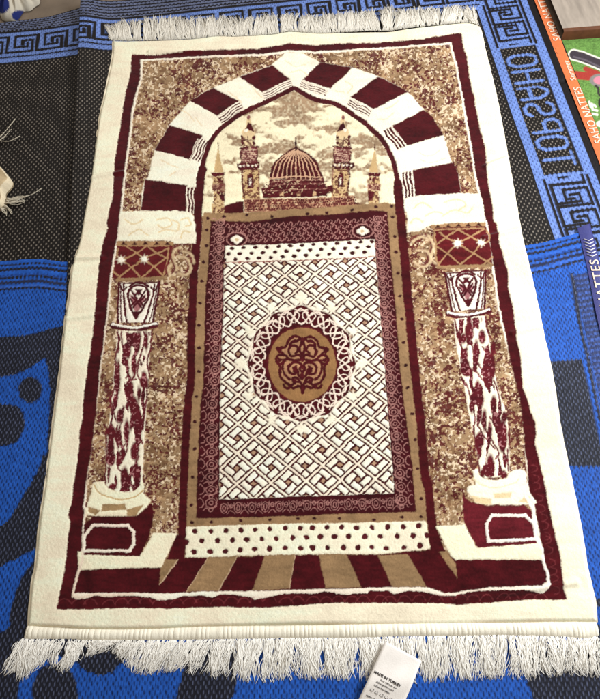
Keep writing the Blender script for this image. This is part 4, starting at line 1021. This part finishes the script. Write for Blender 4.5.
# ================================================================== far right: board and green mat
def board():
    a = at(540,39.5,0)[:2]; b = at(640,32,0)[:2]; d = (b-a)/np.linalg.norm(b-a); nrm = UY
    a = at(559.5,39,0)[:2]+d*.002; Lx = .55; Ly = .40; h = .019
    m = material('grey_wood', .6, None, spec=.3, bump=(200,.0006))
    n1, n2 = 120, 200; V = np.zeros((n1, n2, 3)); C = np.zeros((n1, n2, 3))
    for i in range(n1):
        for j in range(n2):
            s = Lx*j/(n2-1); t = Ly*i/(n1-1); r = .002
            V[i,j] = (*(a+d*s+nrm*t), h+random.uniform(-.0002,.0002)); C[i,j] = lin((150,138,126))
    sg = np.linspace(0, Lx, n2)[None,:]*1000; tg = np.linspace(0, Ly, n1)[:,None]*1000
    gr = noise2(sg+0*tg, tg*.09+0*sg, 6, 601)*.6+noise2(sg+0*tg, tg*.2+0*sg, 2.5, 602)*.4
    C *= (.70+.55*gr)[..., None]
    top_ = V
    root = link('wooden_board', grid_mesh('wooden_board', V, C), m)
    ed = material('brown_board_edge', .7, (96,58,36), spec=.2, tone=(60,.25))
    pr = np.array([0.0,.002]); 
    Ve = np.zeros((4, 2, 3))
    for j, s in enumerate((0, Lx)):
        p_ = a+d*s
        Ve[0,j] = (*(p_+nrm*.006), h+.0006); Ve[1,j] = (*(p_-nrm*.001), h+.0002); Ve[2,j] = (*(p_-nrm*.002), h-.002); Ve[3,j] = (*(p_-nrm*.002), -.004)
    link('board_edge', grid_mesh('board_edge', Ve[::-1]), ed, root)
    tag(root, 'grey wood grain board with a dark brown front edge beyond the green mat', 'board')
board()
def green_mat():
    a = at(548,39,0)[:2]; b = at(640,33,0)[:2]; d = (b-a)/np.linalg.norm(b-a); dn = -UY
    a = at(559.5,39,0)[:2]+d*.0005+dn*.002
    nx, ny = 300, 360; s = np.linspace(0,.42,nx)[None,:]; t = np.linspace(0,.50,ny)[:,None]
    X = a[0]+d[0]*s+dn[0]*t; Y = a[1]+d[1]*s+dn[1]*t
    px_, py_ = to_px(X, Y, .0)
    D = Weave(px_, py_, (92,128,62))
    g = .62+.76*noise2(X*1000, Y*1000, 2.2, 701); D.col *= g[..., None]
    WH = (226,224,206)
    def shape(pts, wd, c): D.stroke(pts, wd+2.2, WH, .5)
    br = T(540,0,[(340,540),(420,560),(597,630),(760,700)],9.985)
    D.stroke(br, 11.6, WH, .5); D.stroke(br, 9.0, (58,50,56), .5); D.stroke(T(540,0,[(340,560),(450,590),(597,660)],9.985), 1.6, (92,84,92), .6)
    D.stroke(T(540,70,[(330,40),(480,55),(560,40)],9.985), 8.0, (150,52,44), .5); D.stroke(T(540,0,[(460,680),(560,720),(660,760)],9.985), 5.0, (150,52,44), .5)
    D.ell(*T(540,70,[(600,95)],9.985)[0], 10, 6.5, (120,116,112), .5); D.ell(*T(540,70,[(610,95)],9.985)[0], 7, 4.0, (206,120,136), .5)
    D.stroke(smooth(T(540,70,[(560,150),(585,180),(590,230),(620,260)],9.985)), 2.0, (50,46,44), .5)
    W2 = [(495,310,510,360),(520,330,530,390),(540,340,560,360),(540,390,575,400),(530,430,575,440)]
    for x0_, y0_, x1_, y1_ in W2: D.stroke(T(540,70,[(x0_,y0_),(x1_,y1_)],9.985), 2.0, WH, .5)
    D.ell(*T(540,70,[(610,320)],9.985)[0], 2.6, 5, (40,38,36), .5); D.ell(*T(540,70,[(605,530)],9.985)[0], 4, 3, WH, .6)
    Z = np.zeros_like(X)-.002+.0006*noise2(X*1000, Y*1000, 2.0, 702)
    m = material('green_mat_fibre', .85, None, spec=.15, bump=(900,.0006))
    o = link('play_mat', grid_mesh('play_mat', np.stack([X, Y, Z], -1), np.clip(D.col,0,.85)), m)
    tag(o, 'green mat printed with a black bat shape and red band, beside the orange edge tape', 'mat')
green_mat()

# ================================================================== far left: spotted cloth
def spotted_cloth():
    n, m = 150, 150
    c = at(18,-6,0)[:2]; R0 = .080
    V = np.zeros((n, m, 3)); th = np.linspace(0, 2*np.pi, m)[None,:]; r = np.linspace(0, 1, n)[:,None]
    rad = R0*(.72+.10*np.sin(3*th+.6)+.06*np.sin(7*th)+.03*np.sin(13*th+1))
    X = c[0]+r*rad*np.cos(th)*1.05; Y = c[1]+r*rad*np.sin(th)*1.25
    Z = .034*np.sqrt(np.clip(1-r**2.2, 0, 1))+.0075*r*(1-r**6)*np.sin(15*th+2*r)+.004*np.sin(26*th+3)*r*(1-r**6)-.002
    px_, py_ = to_px(X, Y, Z)
    D = Weave(px_+0*Z.astype(np.float32), py_, (196,188,172))
    k = (slice(None), slice(None))
    for (cx, cy, rx, ry) in ((18.8,15.5,7.4,5.3),(1.5,5,8.0,8.5),(-14,10,7,5),(14,-14,7,5),(30,-8,6,4),(-6,-22,7,5)):
        q = np.sqrt(((D.X-cx)/rx)**2+((D.Y-cy)/ry)**2); D.mix(k, np.clip((1.04-q)/.08, 0, 1), lin((34,44,104)))
    o = link('spotted_cloth', grid_mesh('spotted_cloth', np.stack([X,Y,Z],-1), D.col), M_CLOTH)
    tag(o, 'crumpled white cloth with round navy spots lying on the brown floor', 'cloth')
spotted_cloth()

# ================================================================== left edge: folded corner of a beige rug
def beige_corner():
    root = bpy.data.objects.new('fringed_rug_corner', None); COL.objects.link(root)
    base = at(-5,190,0); root.location = (0,0,0)
    # profile along the rolled edge (pixels on the ground), sheet runs off to the left
    out = [(-2,164),(5,172),(11.5,180),(13.4,184.5),(11,189.5),(6.5,195),(6.8,203),(4.5,208.5),(-2,211)]
    q = np.array(smooth(out, 8)); n = len(q); m = 40
    V = np.zeros((n, m, 3)); C = np.zeros((n, m, 3))
    for i in range(n):
        e = at(q[i,0], q[i,1], .006)
        for j in range(m):
            t = j/(m-1)
            roll = min(t/.10, 1.0); hz = .006+.016*math.sqrt(max(0, 1-(1-roll)**2))
            x = e[0]-.004*math.sin(roll*math.pi/2)-(t-.1)*.24*(t > .1)
            V[i,j] = (x, e[1]+.02*t*(i/n-.5), hz+.003*math.sin(i*.22+t*6)*roll-.006*max(0,t-.3)+.002)
            C[i,j] = lin((198,176,140))*(.9+.2*random.random())
            if t < .08: C[i,j] = lin((222,206,176))*(.9+.2*random.random())
    link('rug_sheet', grid_mesh('rug_sheet', V, C), M_CLOTH, root)
    # closing underside so the fold has a body
    Vb = V[:, ::-1].copy(); Vb[...,2] = .0045
    link('rug_backing', grid_mesh('rug_backing', Vb, C*.8), M_CLOTH, root)
    tb = Tubes()
    def th(a, b, c, nn, sp, r=.0008):
        for _ in range(nn):
            g = lambda p, s: at(p[0]+random.gauss(0,s), p[1]+random.gauss(0,s), .010+random.uniform(0,.005))
            pts = np.array(smooth([tuple(g(a,sp*.6)), tuple(g(b,sp)), tuple(g(c,sp))], 5)); pts[:,2] = np.maximum(pts[:,2]-.004*np.linspace(0,1,len(pts)), .006)
            tb.add(pts, r, r*.6, 4, tuple(lin((196,186,166))*random.uniform(.75,1.1)))
    th((7,199),(16,198),(26,195),9,.8); th((6,203),(15,202.5),(24,199),6,.7); th((25,197),(33,193),(41,186.5),3,.35)
    th((5,206),(8,208),(11,211),8,1.0); th((2,208),(4,210),(5,213),6,1.0); th((6,200),(12,201),(20,200),6,1.2)
    tb.build('fringe', M_THREAD, root); tb = Tubes()
    th((-3,139),(4,131),(14,117.5),3,.4); th((-3,140),(8,140.5),(19,135),3,.4); th((-3,141),(3,136),(9,128),2,.5)
    tb.build('fringe', M_THREAD, root)
    tag(root, 'curled beige rug corner with loose pale fringe on the black mat', 'rug')
beige_corner()
